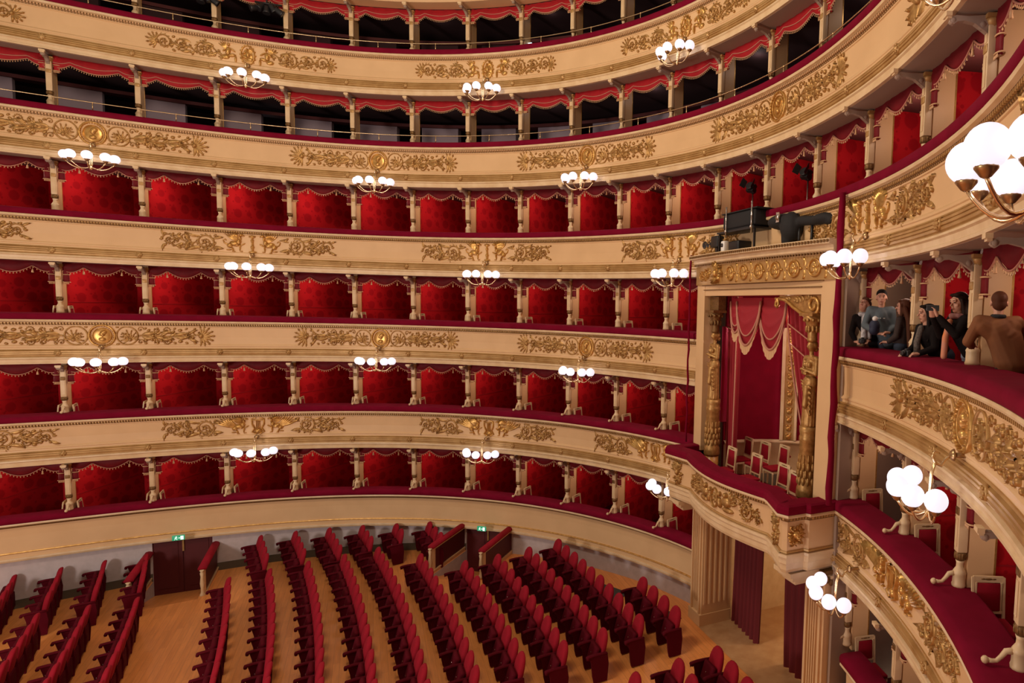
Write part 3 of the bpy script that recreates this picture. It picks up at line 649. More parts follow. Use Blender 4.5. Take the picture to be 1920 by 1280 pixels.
# ------------------------------------------------------------------ draperies
def edge_curve(u, kind):
    """lower edge of the drapery below the head, u in 0..1"""
    if kind == 'box':
        if u < 0.26: q = u / 0.26; return -0.13 - 0.10 * math.sin(PI * (q * 0.5 + 0.5)) - 0.07 * math.sin(PI * q)
        if u > 0.74: q = (1 - u) / 0.26; return -0.13 - 0.10 * math.sin(PI * (q * 0.5 + 0.5)) - 0.07 * math.sin(PI * q)
        q = (u - 0.26) / 0.48; return -0.13 - 0.19 * math.sin(PI * q)
    if u < 0.2: q = u / 0.2; return -0.20 - 0.06 * math.sin(PI * q) - 0.10 * (1 - q)
    if u > 0.8: q = (1 - u) / 0.2; return -0.20 - 0.06 * math.sin(PI * q) - 0.10 * (1 - q)
    q = (u - 0.2) / 0.6; return -0.20 - 0.14 * math.sin(PI * q)
def valance_proto(kind):
    t = thing('swag_valance', '', 'drapery'); x0, x1 = 0.07, 1.75; n = 48; m = 6; top = OPEN - 0.005
    mb = MB(); vs = []; fs = []
    for side in (0, 1):
        for i in range(n + 1):
            u = i / n; e = edge_curve(u, kind)
            for j in range(m + 1):
                v = j / m; yy = 0.05 - 0.035 * math.sin(PI * v) * (0.4 + abs(e)) * 2 + 0.012 * math.sin(v * 19 + 3 * math.cos(u * 14)) + (0.012 if side else 0)
                vs.append((x0 + (x1 - x0) * u, yy, top + e * v))
    S = (n + 1) * (m + 1)
    for i in range(n):
        for j in range(m):
            a = i * (m + 1) + j; fs.append((a, a + 1, a + m + 2, a + m + 1)); fs.append((S + a, S + a + m + 1, S + a + m + 2, S + a + 1))
        a = i * (m + 1) + m; fs.append((a, a + m + 1, S + a + m + 1, S + a))
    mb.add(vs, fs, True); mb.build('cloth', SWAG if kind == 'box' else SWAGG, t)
    rows = [1.0] if kind == 'box' else [0.96, 0.62]
    mb = MB()
    for rr in rows: mb.tube([(x0 + (x1 - x0) * i / n, 0.03 - (0.03 if rr < 0.9 else 0.0), top + edge_curve(i / n, kind) * rr) for i in range(n + 1)], 0.013 if kind == 'box' else 0.011, 5)
    mb.build('braid', BRAID, t)
    mb = MB(); nt_ = 26 if kind == 'box' else 34
    for i in range(nt_):
        u = (i + 0.5) / nt_; zz = top + edge_curve(u, kind); L = 0.055 if kind == 'box' else 0.045
        xx = x0 + (x1 - x0) * u; mb.lathe([(0.003, 0.0), (0.005, -L * 0.4), (0.013, -L * 0.7), (0.010, -L)], 5, (xx, 0.035, zz))
    mb.tube([(x0 + (x1 - x0) * i / n, 0.035, top + edge_curve(i / n, kind) + 0.003) for i in range(n + 1)], 0.006, 4); mb.build('fringe', FRINGE, t)
    if kind == 'box':
        mb = MB()
        for u in (0.26, 0.74):
            mb = MB(); xx = x0 + (x1 - x0) * u; mb.lathe([(0.005, 0), (0.006, -0.10), (0.022, -0.12), (0.016, -0.14), (0.028, -0.19), (0.0, -0.20)], 8, (xx, 0.02, top - 0.13))
            mb.build('tassel', FRINGE, t)
    tl = 0.56 if kind == 'box' else 0.40
    for sx in (0, 1):
        mb = MB(); vs = []; fs = []; xa = 0.07 if sx == 0 else 1.61; wd = 0.14
        rings = []
        for j in range(7):
            v = j / 6; z_ = top - tl * v * (1.0 if True else 0); ring = []
            for q in range(12):
                a = 2 * PI * q / 12; ring.append((xa + wd / 2 + wd / 2 * (0.8 + 0.25 * v) * math.cos(a), 0.05 + (0.035 + 0.01 * math.cos(3 * a)) * math.sin(a), z_ + 0.03 * math.cos(a) * v * (1 if sx else -1)))
            rings.append(ring)
        mb.loft(rings); o = mb.build('side_tail', SWAG if kind == 'box' else SWAGG, t)
        mb = MB()
        for v in (0.62, 0.99): 
            mb.tube([(xa + wd / 2 + (wd / 2 + 0.008) * (0.8 + 0.25 * v) * math.cos(2 * PI * q / 10), 0.05 + 0.052 * math.sin(2 * PI * q / 10), top - tl * v) for q in range(10)], 0.012, 5, closed=True)
        for q in range(5): mb.lathe([(0.004, 0), (0.012, -0.03), (0.008, -0.055)], 5, (xa + 0.02 + 0.1 * q / 4, 0.01, top - tl))
        mb.build('tail_fringe', FRINGE, o)
    return Proto(t)
VALP = {'box': valance_proto('box'), 'gal': valance_proto('gal')}
for k in range(1, 7):
    n = 0
    for i in range(IMIN, 20):
        if k <= 3 and i in (11, 12, 13): continue
        z = RIM[k]
        if not (inframe(P(i + .5, 0, z + 0.8), 120) or inframe(P(i + .5, 0, z + 1.4), 120)): continue
        n += 1
        lab = ('red swagged valance with gold fringe, %s, %s opening from the left edge' % (tierword(k), WORDS[n])) if (i < 12 or k > 3) else ('red fringed valance, %s, %s opening right of the royal box' % (tierword(k), WORDS[i - 13]))
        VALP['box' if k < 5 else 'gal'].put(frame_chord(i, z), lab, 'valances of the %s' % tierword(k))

# ------------------------------------------------------------------ gallery hand rails
for k in (5, 6):
    z = RIM[k]; t = thing('brass_handrail', 'thin brass hand rail above the velvet ledge of the %s' % tierword(k), 'rail', Matrix.Translation((0, 0, z)))
    mb = MB(); mb.tube([P(IMIN + (19.5 - IMIN) * i / 150, 0.34, 0.235) for i in range(151)], 0.014, 6); mb.build('rail', BRASS, t)
    for i in range(0, 40):
        s = -1.5 + i * 0.5
        if s > 19: break
        if i % 2: continue
        mb = MB(); p = P(s, 0.34, 0); mb.tube([p, p + Vector((0, 0, 0.235))], 0.013, 6); mb.lathe([(0.03, 0.0), (0.025, 0.02), (0.013, 0.03)], 8, p); mb.sphere(p + Vector((0, 0, 0.235)), 0.022, 8, 6); mb.build('post', BRASS, t)

# ------------------------------------------------------------------ sconces
def sconce_proto():
    t = thing('globe_sconce', '', 'wall lamp')
    mb = MB(); mb.lathe([(0.0, 0.05), (0.03, 0.045), (0.06, 0.02), (0.07, 0.0)], 12, M=Matrix.Translation((0, -0.47, -0.93)) @ Matrix.Rotation(PI / 2, 4, 'X')); mb.tube([(0, -0.28, -0.93), (0, -0.48, -0.93)], 0.03, 8); mb.build('wall_plate', BRONZE, t)
    mb = MB(); mb.tube([(0, -0.49, -0.93), (0, -0.56, -0.98), (0, -0.60, -1.06), (0, -0.66, -1.03), (0, -0.70, -0.96), (0, -0.68, -0.90), (0, -0.62, -0.92)], [0.02, 0.018, 0.018, 0.018, 0.016, 0.014, 0.010], 8)
    for a in (-0.03, 0.0, 0.03): mb.tube([(a * .5, -0.66, -1.0), (a, -0.70, -1.15), (a, -0.71, -1.5), (0, -0.71, -1.58)], 0.011, 6)
    mb.lathe([(0.0, -1.66), (0.02, -1.64), (0.045, -1.60), (0.03, -1.56), (0.02, -1.53)], 10, (0, -0.71, 0)); mb.build('hanging_stem', BRASS, t)
    for k in range(5):
        a = PI * k / 4; gx, gy = -0.50 * math.cos(a), -0.78 - 0.28 * math.sin(a); c = Vector((gx, gy, 0)); o = Vector((0, -0.71, 0)); mb = MB()
        pts = []
        for q in range(9):
            u = q / 8; p = o.lerp(c, u); zz = -1.57 - 0.07 * math.sin(PI * u) + (0.11 * u ** 3)
            pts.append((p.x, p.y, zz))
        mb.tube(pts, 0.013, 7); b = mb.build('curved_branch', BRASS, t)
        mb = MB(); mb.lathe([(0.012, -1.475), (0.03, -1.465), (0.05, -1.44), (0.062, -1.425), (0.066, -1.40), (0.058, -1.40)], 12, (gx, gy, 0)); mb.build('cup', BRONZE, b)
        mb = MB(); mb.sphere((gx, gy, -1.31), 0.122, 20, 14); mb.build('glass_globe', GLOBE, t)
    return Proto(t)
SC = sconce_proto()
SCL = {6: (2.5, 6.5, 10.5), 5: (0.5, 4.5, 8.5, 16.5), 4: (-1.5, 2.5, 6.5, 10.5, 14.5, 18.42, 22.5), 3: (-3.5, 0.5, 4.5, 8.5, 16.5, 24.5), 2: (-1.5, 2.5, 6.5, 10.5, 14.5, 18.5, 22.5)}
for k, L in SCL.items():
    vis = [s for s in L if inframe(P(s, 0.87, RIM[k] - 1.31), 80)]
    for s in L:
        if s in vis:
            nn = vis.index(s) + 1
            lab = 'brass sconce with lit white globes, %s front, %s from the left' % (tierword(k), WORDS[nn])
            if k == 4 and 18 < s < 19: lab = 'brass sconce with very large white globes close to the camera at the right edge'
        else: lab = 'brass five-globe sconce under the %s front, beyond the %s edge' % (tierword(k), 'left' if s < 9 else 'right')
        lab = lab.replace(', beyond the right edge', (', beyond the right edge, nearer one' if s < 20 else ', beyond the right edge, farther one'))
        SC.put(frame_at(s, RIM[k]), lab, 'globe sconces'); lamp('sconce_light', frame_at(s, RIM[k]) @ Vector((0, -1.0, -1.31)), 10.0, (0.97, 0.90, 1.0), 0.14)

# ------------------------------------------------------------------ exit signs
for s, nm in ((1.37, 'green exit sign above the left dark red door'), (6.43, 'green exit sign above the door between the padded parapets')):
    Mx = frame_at(s, RIM[1] - 1.06); t = thing('exit_sign', nm, 'sign', Mx, 'exit signs')
    mb = MB(); mb.rbox((0, -0.50, 0), (0.30, 0.06, 0.15), 0.01); mb.build('sign_case', EXITG, t)
    mb = MB(); mb.box((0.09, -0.533, 0), (0.07, 0.006, 0.11)); mb.sphere((-0.045, -0.534, 0.04), (0.014, 0.004, 0.014), 8, 6)
    for a, b in (((-0.05, 0.03), (-0.06, -0.01)), ((-0.06, -0.01), (-0.09, -0.05)), ((-0.06, -0.01), (-0.03, -0.03)), ((-0.03, -0.03), (-0.03, -0.055)), ((-0.05, 0.02), (-0.02, 0.005)), ((-0.055, 0.02), (-0.085, 0.005)), ((0.0, 0.0), (0.04, 0.0)), ((0.025, 0.015), (0.04, 0.0)), ((0.025, -0.015), (0.04, 0.0))): mb.tube([(a[0], -0.534, a[1]), (b[0], -0.534, b[1])], 0.006, 5)
    mb.build('running_figure_pictogram', EXITW, t)
def small_sign(k, s, d, dz, w_, h_, m, lab):
    t = thing('gallery_sign', lab, 'sign', frame_at(s, RIM[k] + dz)); mb = MB(); mb.rbox((0, -d, 0), (w_, 0.04, h_), 0.008); mb.build('sign_case', m, t)
    mb = MB(); mb.box((w_ * 0.18, -d - 0.022, 0), (w_ * 0.3, 0.004, h_ * 0.6)); mb.box((-w_ * 0.2, -d - 0.022, 0.0), (w_ * 0.12, 0.004, h_ * 0.55)); mb.build('pictogram', EXITG, t)
small_sign(5, 2.35, -2.8, 0.62, 0.26, 0.20, SIGNW, 'small lit sign on a lilac pier of the lower gallery, at the left')
small_sign(6, 7.05, -0.30, 0.30, 0.16, 0.20, SIGNW, 'small bright white sign behind the upper gallery rail')

# ------------------------------------------------------------------ padded parapets beside the aisle entries
NPAR = [0]
for (e, drop), labs in zip(zip(ENTR, (0.5, 0.75)), ((('red-topped low parapet left of the left stalls door', 'red-topped low parapet with cream baluster right of the left stalls door')), (('red-topped cream parapet with dark panel left of the far stalls door', 'red-topped cream parapet with dark panel right of the far stalls door')))):
    cs, tg, n = entry_corners(e); L = e[2] - 0.15
    for q, base in ((0, cs[0]), (1, cs[1])):
        z0 = fz(base.x, base.y) - 0.02; out = -tg if q == 0 else tg
        # local x along the parapet (from the wall inwards), y sideways
        Mx = Matrix(((n.x, out.x, 0, base.x + out.x * 0.08), (n.y, out.y, 0, base.y + out.y * 0.08), (0, 0, 1, z0), (0, 0, 0, 1)))
        if Mx.to_3x3().determinant() < 0: Mx = Matrix(((n.x, -out.x, 0, base.x + out.x * 0.08), (n.y, -out.y, 0, base.y + out.y * 0.08), (0, 0, 1, z0), (0, 0, 0, 1)))
        t = thing('aisle_parapet', labs[q], 'parapet', Mx); H = 0.86; sl = 0.10
        def zz(x_, h): return h - sl * (x_ / L)
        def slab(mb, xa, xb, ya, yb, za, zb): mb.add([(xa, ya, zz(xa, za)), (xb, ya, zz(xb, za)), (xb, yb, zz(xb, za)), (xa, yb, zz(xa, za)), (xa, ya, zz(xa, zb)), (xb, ya, zz(xb, zb)), (xb, yb, zz(xb, zb)), (xa, yb, zz(xa, zb))], [(0, 3, 2, 1), (4, 5, 6, 7), (0, 1, 5, 4), (1, 2, 6, 5), (2, 3, 7, 6), (3, 0, 4, 7)])
        mb = MB(); prof = [(-0.10, H), (-0.105, H + 0.05), (-0.07, H + 0.10), (0, H + 0.12), (0.07, H + 0.10), (0.105, H + 0.05), (0.10, H)]
        mb.loft([[(x_, y_, zz(x_, h_)) for y_, h_ in prof] for x_ in (0.0, L * 0.5, L + 0.03)]); mb.build('padded_top', SEAT, t)
        mb = MB(); slab(mb, 0, L, -0.05, 0.05, H - 0.07, H); slab(mb, 0, L, -0.05, 0.05, 0.02, 0.16); slab(mb, 0, 0.1, -0.05, 0.05, 0.16, H - 0.07); slab(mb, L - 0.13, L, -0.05, 0.05, 0.16, H - 0.07)
        slab(mb, 0.1, L - 0.13, -0.058, -0.045, 0.20, 0.23); slab(mb, 0, L, -0.065, 0.065, 0.12, 0.16); mb.build('cream_frame', CREAM, t)
        mb = MB(); slab(mb, 0.1, L - 0.13, -0.025, 0.025, 0.16, H - 0.07); mb.build('dark_panel', DARKRED, t)
        mb = MB(); mb.lathe([(0.07, -0.04), (0.07, 0.05), (0.04, 0.10), (0.035, 0.2), (0.055, 0.38), (0.035, 0.58), (0.05, 0.68), (0.03, 0.72), (0.06, 0.76), (0.05, H - 0.09)], 10, (L + 0.07, 0, 0)); mb.build('baluster', CREAM2, t)

# ------------------------------------------------------------------ stall seats
def seat_proto(end):
    t = thing('stall_seat', '', 'seat')
    # backrest: rounded head, slightly reclined
    def outline(k, n=22):
        pts = []
        for i in range(n):
            a = 2 * PI * i / n; x_ = math.cos(a); z_ = math.sin(a)
            ex = 0.235 * k * (abs(x_) ** 0.75) * (1 if x_ > 0 else -1); ez = (0.36 * k if z_ > 0 else 0.30 * k) * (abs(z_) ** (0.82 if z_ > 0 else 0.45)) * (1 if z_ > 0 else -1)
            pts.append((ex, ez))
        return pts
    def rng(k, y): 
        out = []
        for x_, z_ in outline(k): zz = 0.665 + z_; out.append((x_, y + (zz - 1.0) * 0.22 + 0.05, zz))
        return out
    mb = MB(); mb.loft([rng(0.70, -0.075), rng(0.88, -0.062), rng(0.97, -0.035), rng(1.0, 0.0), rng(0.97, 0.025), rng(0.9, 0.035)]); mb.build('backrest', SEAT, t)
    mb = MB(); mb.rbox((0, -0.03, 0.30), (0.44, 0.06, 0.42), 0.02); mb.build('back_panel', SEATD, t)
    mb = MB(); bm = [( -0.20, 0.0), (0.20, 0.0)]
    R = Matrix.Translation((0, -0.20, 0.52)) @ Matrix.Rotation(math.radians(-16), 4, 'X')
    tmp = MB(); tmp.rbox((0, 0, 0), (0.42, 0.11, 0.40), 0.05, seg=3); mb.add([R @ Vector(v) for v in tmp.v], tmp.f, True); cu = mb.build('tip_up_cushion', SEATD, t)
    mb = MB(); mb.sphere((0.0, -0.265, 0.56), (0.014, 0.005, 0.014), 8, 6); mb.build('number_plate', STEEL, cu)
    for sx in ((0.30, -0.30) if end else (0.30,)):
        mb = MB(); top = []
        rings = []
        for y_, h_, w_ in ((0.0, 0.645, 0.035), (-0.10, 0.655, 0.042), (-0.30, 0.66, 0.048), (-0.42, 0.65, 0.05), (-0.46, 0.635, 0.045), (-0.47, 0.60, 0.03)):
            rings.append([(sx + w_ * math.cos(a), y_, h_ - 0.02 + 0.03 * math.sin(a)) for a in [2 * PI * k / 8 for k in range(8)]])
        mb.loft(rings); mb.tube([(sx - 0.045, -0.44, 0.61), (sx + 0.045, -0.44, 0.61)], 0.036, 8); arm = mb.build('armrest', SEATD, t)
        mb = MB(); prof = [(0.0, 0.02), (-0.30, 0.02), (-0.33, 0.15), (-0.36, 0.45), (-0.40, 0.61), (0.0, 0.62), (0.03, 0.4)]
        mb.loft([[(sx + dx, y_, z_) for y_, z_ in prof] for dx in (-0.026, 0.026)], smooth=False); sp = mb.build('side_panel', SEATD, t)
        if end:
            mb = MB(); mb.sphere((sx + (0.028 if sx > 0 else -0.028), -0.2, 0.43), (0.004, 0.018, 0.018), 8, 6); mb.build('number_disc', WHITE, sp)
    return Proto(t)
SP = {0: seat_proto(False), 1: seat_proto(True)}
ROWS = [(1.78, -3.26, 'first'), (2.68, -6.92, 'second'), (3.62, -6.76, 'third'), (4.53, -6.69, 'fourth'), (5.42, -6.71, 'fifth'), (6.33, -7.86, 'sixth'), (7.23, -9.03, 'seventh'), (8.12, -8.95, 'eighth'), (9.02, -8.93, 'ninth'), (9.93, -8.87, 'tenth'), (10.85, -8.78, 'eleventh'),
        (12.72, -8.55, 'twelfth'), (13.65, -8.62, 'thirteenth'), (14.58, -8.70, 'fourteenth'), (15.52, -8.75, 'fifteenth'), (16.45, -8.8, 'sixteenth')]
WINGS = [(9.93, -11.98, 4, 'tenth'), (9.02, -11.84, 4, 'ninth'), (8.12, -11.62, 4, 'eighth'), (7.23, -11.32, 3, 'seventh'), (6.33, -10.92, 2, 'sixth'), (5.42, -10.55, 3, 'fifth'),
         (12.72, -11.97, 4, 'twelfth'), (13.65, -11.97, 4, 'thirteenth'), (14.58, -11.97, 4, 'fourteenth'), (15.52, -11.97, 4, 'fifteenth'), (16.45, -11.97, 4, 'sixteenth')]
NS = 0
def put_seats(a0, bs, rw, where, grp):
    global NS
    vis = []
    for j, b in enumerate(bs):
        a = a0 + 0.0092 * b * b
        if inframe((b, -a, fz(b, -a) + 0.9), 30): vis.append((j, b, a))
    for j, b, a in vis:
        ang = math.atan(0.0184 * b)   # row curvature
        p = (b, -a, fz(b, -a)); Mx = Matrix.Translation(p) @ Matrix.Rotation(-ang, 4, 'Z')
        e = 1 if j == 0 else 0
        NS += 1
        SP[e].put(Mx, 'red velvet stall seat, %s row from the back, %s seat %s' % (rw, WORDS[j + 1], where), grp)
for a0, b0, rw in ROWS:
    bs = []; b = b0
    while b < -1.1: bs.append(b); b += 0.598
    put_seats(a0, bs, rw, 'from its wall end', 'stall seats of the main block')
    if a0 < 4: put_seats(a0, [0.5, 1.1, 1.7, 2.3], rw, 'past the aisle', 'stall seats right of the centre aisle')
for a0, b0, n_, rw in WINGS:
    put_seats(a0, [b0 + 0.60 * j for j in range(n_)], rw, 'of wall group', 'stall seats against the wall')
print('seats', NS)

# ------------------------------------------------------------------ box chairs and stools
def chair_proto():
    t = thing('salon_chair', '', 'chair')   # faces -y
    for sx in (-0.185, 0.185):
        mb = MB(); mb.box((sx, 0.20, 0.22), (0.032, 0.035, 0.44)); mb.add([(sx - .017, .185, .44), (sx + .017, .185, .44), (sx + .017, .217, .44), (sx - .017, .217, .44), (sx * 1.03 - .015, .245, .97), (sx * 1.03 + .015, .245, .97), (sx * 1.03 + .015, .272, .97), (sx * 1.03 - .015, .272, .97)], [(0, 3, 2, 1), (4, 5, 6, 7), (0, 1, 5, 4), (1, 2, 6, 5), (2, 3, 7, 6), (3, 0, 4, 7)]); mb.build('back_leg', CREAM2, t)
        mb = MB(); mb.lathe([(0.012, 0.0), (0.016, 0.05), (0.02, 0.3), (0.024, 0.36), (0.024, 0.40)], 8, (sx * 1.05, -0.20, 0)); mb.build('front_leg', CREAM2, t)
    mb = MB(); mb.box((0, 0.258, 0.945), (0.37, 0.028, 0.075)); mb.box((0, 0.218, 0.545), (0.35, 0.022, 0.03)); mb.box((-0.155, 0.236, 0.73), (0.02, 0.022, 0.36)); mb.box((0.155, 0.236, 0.73), (0.02, 0.022, 0.36)); fr = mb.build('back_frame', CREAM2, t)
    mb = MB(); mb.sphere((0, 0.243, 0.95), (0.05, 0.008, 0.014), 8, 6); mb.sphere((-0.065, 0.243, 0.95), (0.03, 0.007, 0.010), 8, 6); mb.sphere((0.065, 0.243, 0.95), (0.03, 0.007, 0.010), 8, 6); mb.build('crest_carving', GOLDK, fr)
    mb = MB(); R = Matrix.Translation((0, 0.232, 0.73)) @ Matrix.Rotation(math.radians(-5), 4, 'X'); tmp = MB(); tmp.rbox((0, 0, 0), (0.29, 0.035, 0.34), 0.015); mb.add([R @ Vector(v) for v in tmp.v], tmp.f, True); mb.build('back_upholstery', SEAT, t)
    mb = MB(); mb.box((0, 0.0, 0.40), (0.42, 0.43, 0.05)); mb.build('seat_rail', CREAM2, t)
    mb = MB(); mb.rbox((0, -0.01, 0.45), (0.43, 0.44, 0.07), 0.03, seg=3); mb.build('seat_cushion', SEAT, t)
    return Proto(t)
CH = chair_proto()
def stool_proto():
    t = thing('high_stool', '', 'stool')
    for x_ in (-0.15, 0.15):
        for y_ in (-0.15, 0.15): mb = MB(); mb.lathe([(0.012, 0), (0.018, 0.05), (0.022, 0.55)], 8, (x_, y_, 0)); mb.build('leg', CREAM2, t)
    mb = MB(); mb.box((0, 0, 0.565), (0.37, 0.37, 0.06)); mb.build('seat_rail', CREAM2, t)
    mb = MB(); mb.rbox((0, 0, 0.63), (0.38, 0.38, 0.08), 0.035, seg=3); mb.build('seat_cushion', SEAT, t)
    return Proto(t)
ST = stool_proto()
def local(i, k, x, y, rz): return frame_at(i, RIM[k] - FLOORDROP) @ Matrix.Translation((x, y, 0)) @ Matrix.Rotation(rz, 4, 'Z')
for k in (1, 2, 3):
    n = 0
    for i in range(IMIN, 18):
        if i in (11, 12, 13): continue
        if not inframe(P(i + 0.4, -0.3, RIM[k] + 0.1), 60): continue
        if k == 3 and i > 12: continue
        n += 1
        wh = ('%s, %s box from the left edge' % (tierword(k), WORDS[n])) if i < 12 else ('%s, %s box right of the royal box' % (tierword(k), WORDS[i - 13]))
        CH.put(local(i, k, 0.40, 0.30, PI / 2 ), 'cream red-backed chair against the left-hand partition, ' + wh, 'box chairs')
        CH.put(local(i + 1, k, -0.42, 0.34, -PI / 2 ), 'cream red-backed chair against the right-hand partition, ' + wh, 'box chairs')
        if (k == 1 and i >= 6) or (k == 2 and i > 12): ST.put(local(i + 1, k, -0.45, 1.0, 0.0), 'red-topped cream stool behind the chairs, ' + wh, 'box stools')

# ------------------------------------------------------------------ royal box
RZ = RIM[2]; RF = RZ - FLOORDROP
def arcpts(x0, x1, y, bow, n): return [(x0 + (x1 - x0) * i / n, y - bow * math.sin(PI * i / n)) for i in range(n + 1)]
royal = thing('royal_box', 'tall royal box framed in cream and gold at the centre of the horseshoe', 'theatre box', Matrix.Identity(4))
RPATH = [(-2.50, -0.62), (-2.50, -1.52), (-2.40, -1.58), (-1.80, -1.44)] + arcpts(-1.62, 1.62, -1.40, 0.26, 16) + [(1.80, -1.44), (2.42, -1.66), (2.52, -1.62), (2.52, -1.24), (2.60, -1.20), (2.60, -0.62)]
def rprof(pr, sh=-0.44): return [(d + sh, z_) for d, z_ in pr]
for nm, pr_, m_ in (('padded_rail', [(0.20, -0.12), (0.20, -0.01), (0.24, 0.01), (0.50, 0.0), (0.56, -0.02), (0.58, -0.07), (0.575, -0.15), (0.55, -0.17), (0.40, -0.17), (0.25, -0.17)], VELVET), ('cap_moulding', PR_CAP, CREAM2), ('leaf_band', PR_BAND, GOLDK),
                    ('panel', [(0.25, -0.17), (0.25, -0.32), (0.44, -0.32), (0.44, -0.86), (0.25, -0.86)], CREAM),
                    ('gilt_line', [(0.25, -0.86), (0.46, -0.86), (0.47, -0.89), (0.45, -0.91), (0.25, -0.91)], GOLDW),
                    ('lower_lip', [(0.20, -0.91), (0.50, -0.91), (0.51, -0.96), (0.47, -0.98), (0.48, -1.08), (0.45, -1.10), (0.45, -1.20), (0.43, -1.26), (0.20, -1.26)], CREAM2)):
    mb = MB(); pathsweep(mb, rprof(pr_), RPATH, RZ); mb.build(nm, m_, royal)
mb = MB(); n_ = 0; PV = [Vector((p[0], p[1], 0)) for p in RPATH]
for a, b in zip(PV, PV[1:]):
    L = (b - a).length; t_ = (b - a).normalized(); nn = Vector((t_.y, -t_.x, 0)); q = int(L / 0.06)
    for i in range(q):
        p = a + t_ * (L * (i + .5) / q) + nn * 0.055; mb.box((p.x, p.y, RZ - 0.268), (0.034, 0.03, 0.04), math.atan2(t_.y, t_.x))
pathsweep(mb, [(0.02, -0.275), (0.05, -0.275), (0.05, -0.262), (0.02, -0.262)], RPATH, RZ); mb.build('bead_row', GOLDW, royal)
mb = MB(); poly = [(p[0] * 0.995, p[1] + 0.12) for p in RPATH] + [(2.6, 0.4), (-2.5, 0.4)]; m_ = len(poly)
mb.add([(x, y, RF - 0.12) for x, y in poly] + [(x, y, RF) for x, y in poly], [tuple(range(m_)), tuple(range(2 * m_ - 1, m_ - 1, -1))] + [(i, m_ + i, m_ + (i + 1) % m_, (i + 1) % m_) for i in range(m_)]); mb.build('box_floor', CURT, royal)
mb = MB(); mb.add([(x, y, RZ - 1.27) for x, y in poly] + [(x, y, RZ - 1.20) for x, y in poly], [tuple(range(m_)), tuple(range(2 * m_ - 1, m_ - 1, -1))] + [(i, m_ + i, m_ + (i + 1) % m_, (i + 1) % m_) for i in range(m_)]); mb.build('soffit', GREYSOF, royal)
# stepped cornice blocks over the piers
for sx in (-1, 1):
    mb = MB()
    for j, (dz, ins) in enumerate(((1.34, 0.04), (1.42, 0.12), (1.50, 0.20))): mb.box((sx * 2.27, -1.0 + ins * 0.5, RZ - dz + 0.0), (0.56 - ins * 0.8, 1.12 - ins, 0.09))
    mb.build('stepped_cornice', CREAM2, royal)
# balcony reliefs
def panel_map(path, L0):
    pv = [Vector((p[0], p[1], 0)) for p in path]; Ls = [0]
    for a, b in zip(pv, pv[1:]): Ls.append(Ls[-1] + (b - a).length)
    def f(s, t, h):
        s = min(max(s + L0, 0), Ls[-1] - 1e-4); j = max(i for i in range(len(Ls) - 1) if Ls[i] <= s); a, b = pv[j], pv[j + 1]; tt = (b - a).normalized(); nn = Vector((tt.y, -tt.x, 0))
        p = a + tt * (s - Ls[j]); return Vector((p.x, p.y, RZ - 0.59 + t)) + nn * h
    return f, Ls[-1]
bow = RPATH[3:-5]; bf, BL = panel_map(bow, 0); bf, _ = panel_map(bow, BL / 2)
r = Relief(); c = Relief(); c.ring(0, 0, 0.13, 0.02, 0.05, 0.2); 
for k in range(5): a = PI / 2 + k * 2 * PI / 5; c.leaf(0, 0, 0.11, 0.05, a, 0.04)
for sg in (1, -1):
    A = 0 if sg > 0 else PI
    c.dome(sg * 0.22, -0.05, 0.07, 0.12, 0.07, 0.3 * sg); c.dome(sg * 0.2, 0.13, 0.06, 0.06, 0.07); r.dome(sg * 0.45, 0.02, 0.16, 0.12, 0.07); r.dome(sg * 0.42, 0.16, 0.07, 0.06, 0.08); r.dome(sg * 0.5, -0.14, 0.2, 0.06, 0.06)
    for j in range(4): r.leaf(sg * 0.5, 0.02, 0.3, 0.1, A + sg * (0.9 - 0.35 * j), 0.06, 0.6)
    r.spiral(sg * 1.05, -0.02, 0.2, 1.8, -sg, A + 2.2, 0.024); r.stem(sg * 0.6, 0.15, sg * 1.2, 0.18, 0.04, 0.02, 7, 0.15); r.spiral(sg * 1.4, -0.12, 0.09, 1.2, sg, A, 0.016); r.fan(sg * 1.28, 0.05, 0.16, A - 0.4 * sg, 2, 5)
for sg in (-1, 1):
    h = Relief(); h.v = r.v; h.f = [q for q in r.f if sum(r.v[i][0] for i in q) * sg > 0]; h.build(bf, 1.2).build('gilded_relief', GOLD, royal)
c.build(bf, 1.2).build('star_shield_relief', GOLD, royal)
def trophy():
    q = Relief(); rr = random.Random(3)
    for k in range(26):
        x_, y_ = rr.uniform(-0.13, 0.13), rr.uniform(-0.23, 0.23); a = math.atan2(y_, x_); q.leaf(x_ * 0.5, y_ * 0.6, 0.17, 0.07, a, 0.05, rr.uniform(-1, 1))
    for k in range(10): q.dome(rr.uniform(-0.12, 0.12), rr.uniform(-0.22, 0.22), 0.045, 0.035, 0.06, rr.uniform(0, 3))
    q.dome(0, 0.02, 0.07, 0.09, 0.08); return q
def flat_map(a, b, zc):
    a = Vector((a[0], a[1], 0)); b = Vector((b[0], b[1], 0)); t_ = (b - a).normalized(); nn = Vector((t_.y, -t_.x, 0)); mid = (a + b) / 2
    return lambda s, t, h: mid + t_ * s + nn * h + Vector((0, 0, zc + t))
trophy().build(flat_map((-2.40, -1.58), (-1.80, -1.44), RZ - 0.59), 1.2).build('trophy_relief', GOLD, royal)
trophy().build(flat_map((1.80, -1.44), (2.42, -1.66), RZ - 0.59), 1.2).build('trophy_relief', GOLD, royal)
q = Relief()   # lion mask on the side panel
for k in range(14): a = 2 * PI * k / 14; q.leaf(0.06 * math.cos(a), 0.07 * math.sin(a), 0.12, 0.06, a, 0.05, 0.5)
q.dome(0, 0.02, 0.08, 0.09, 0.09); q.dome(0, -0.03, 0.035, 0.03, 0.12); q.dome(-0.03, 0.045, 0.02, 0.015, 0.11); q.dome(0.03, 0.045, 0.02, 0.015, 0.11); q.dome(0, -0.12, 0.05, 0.03, 0.06)
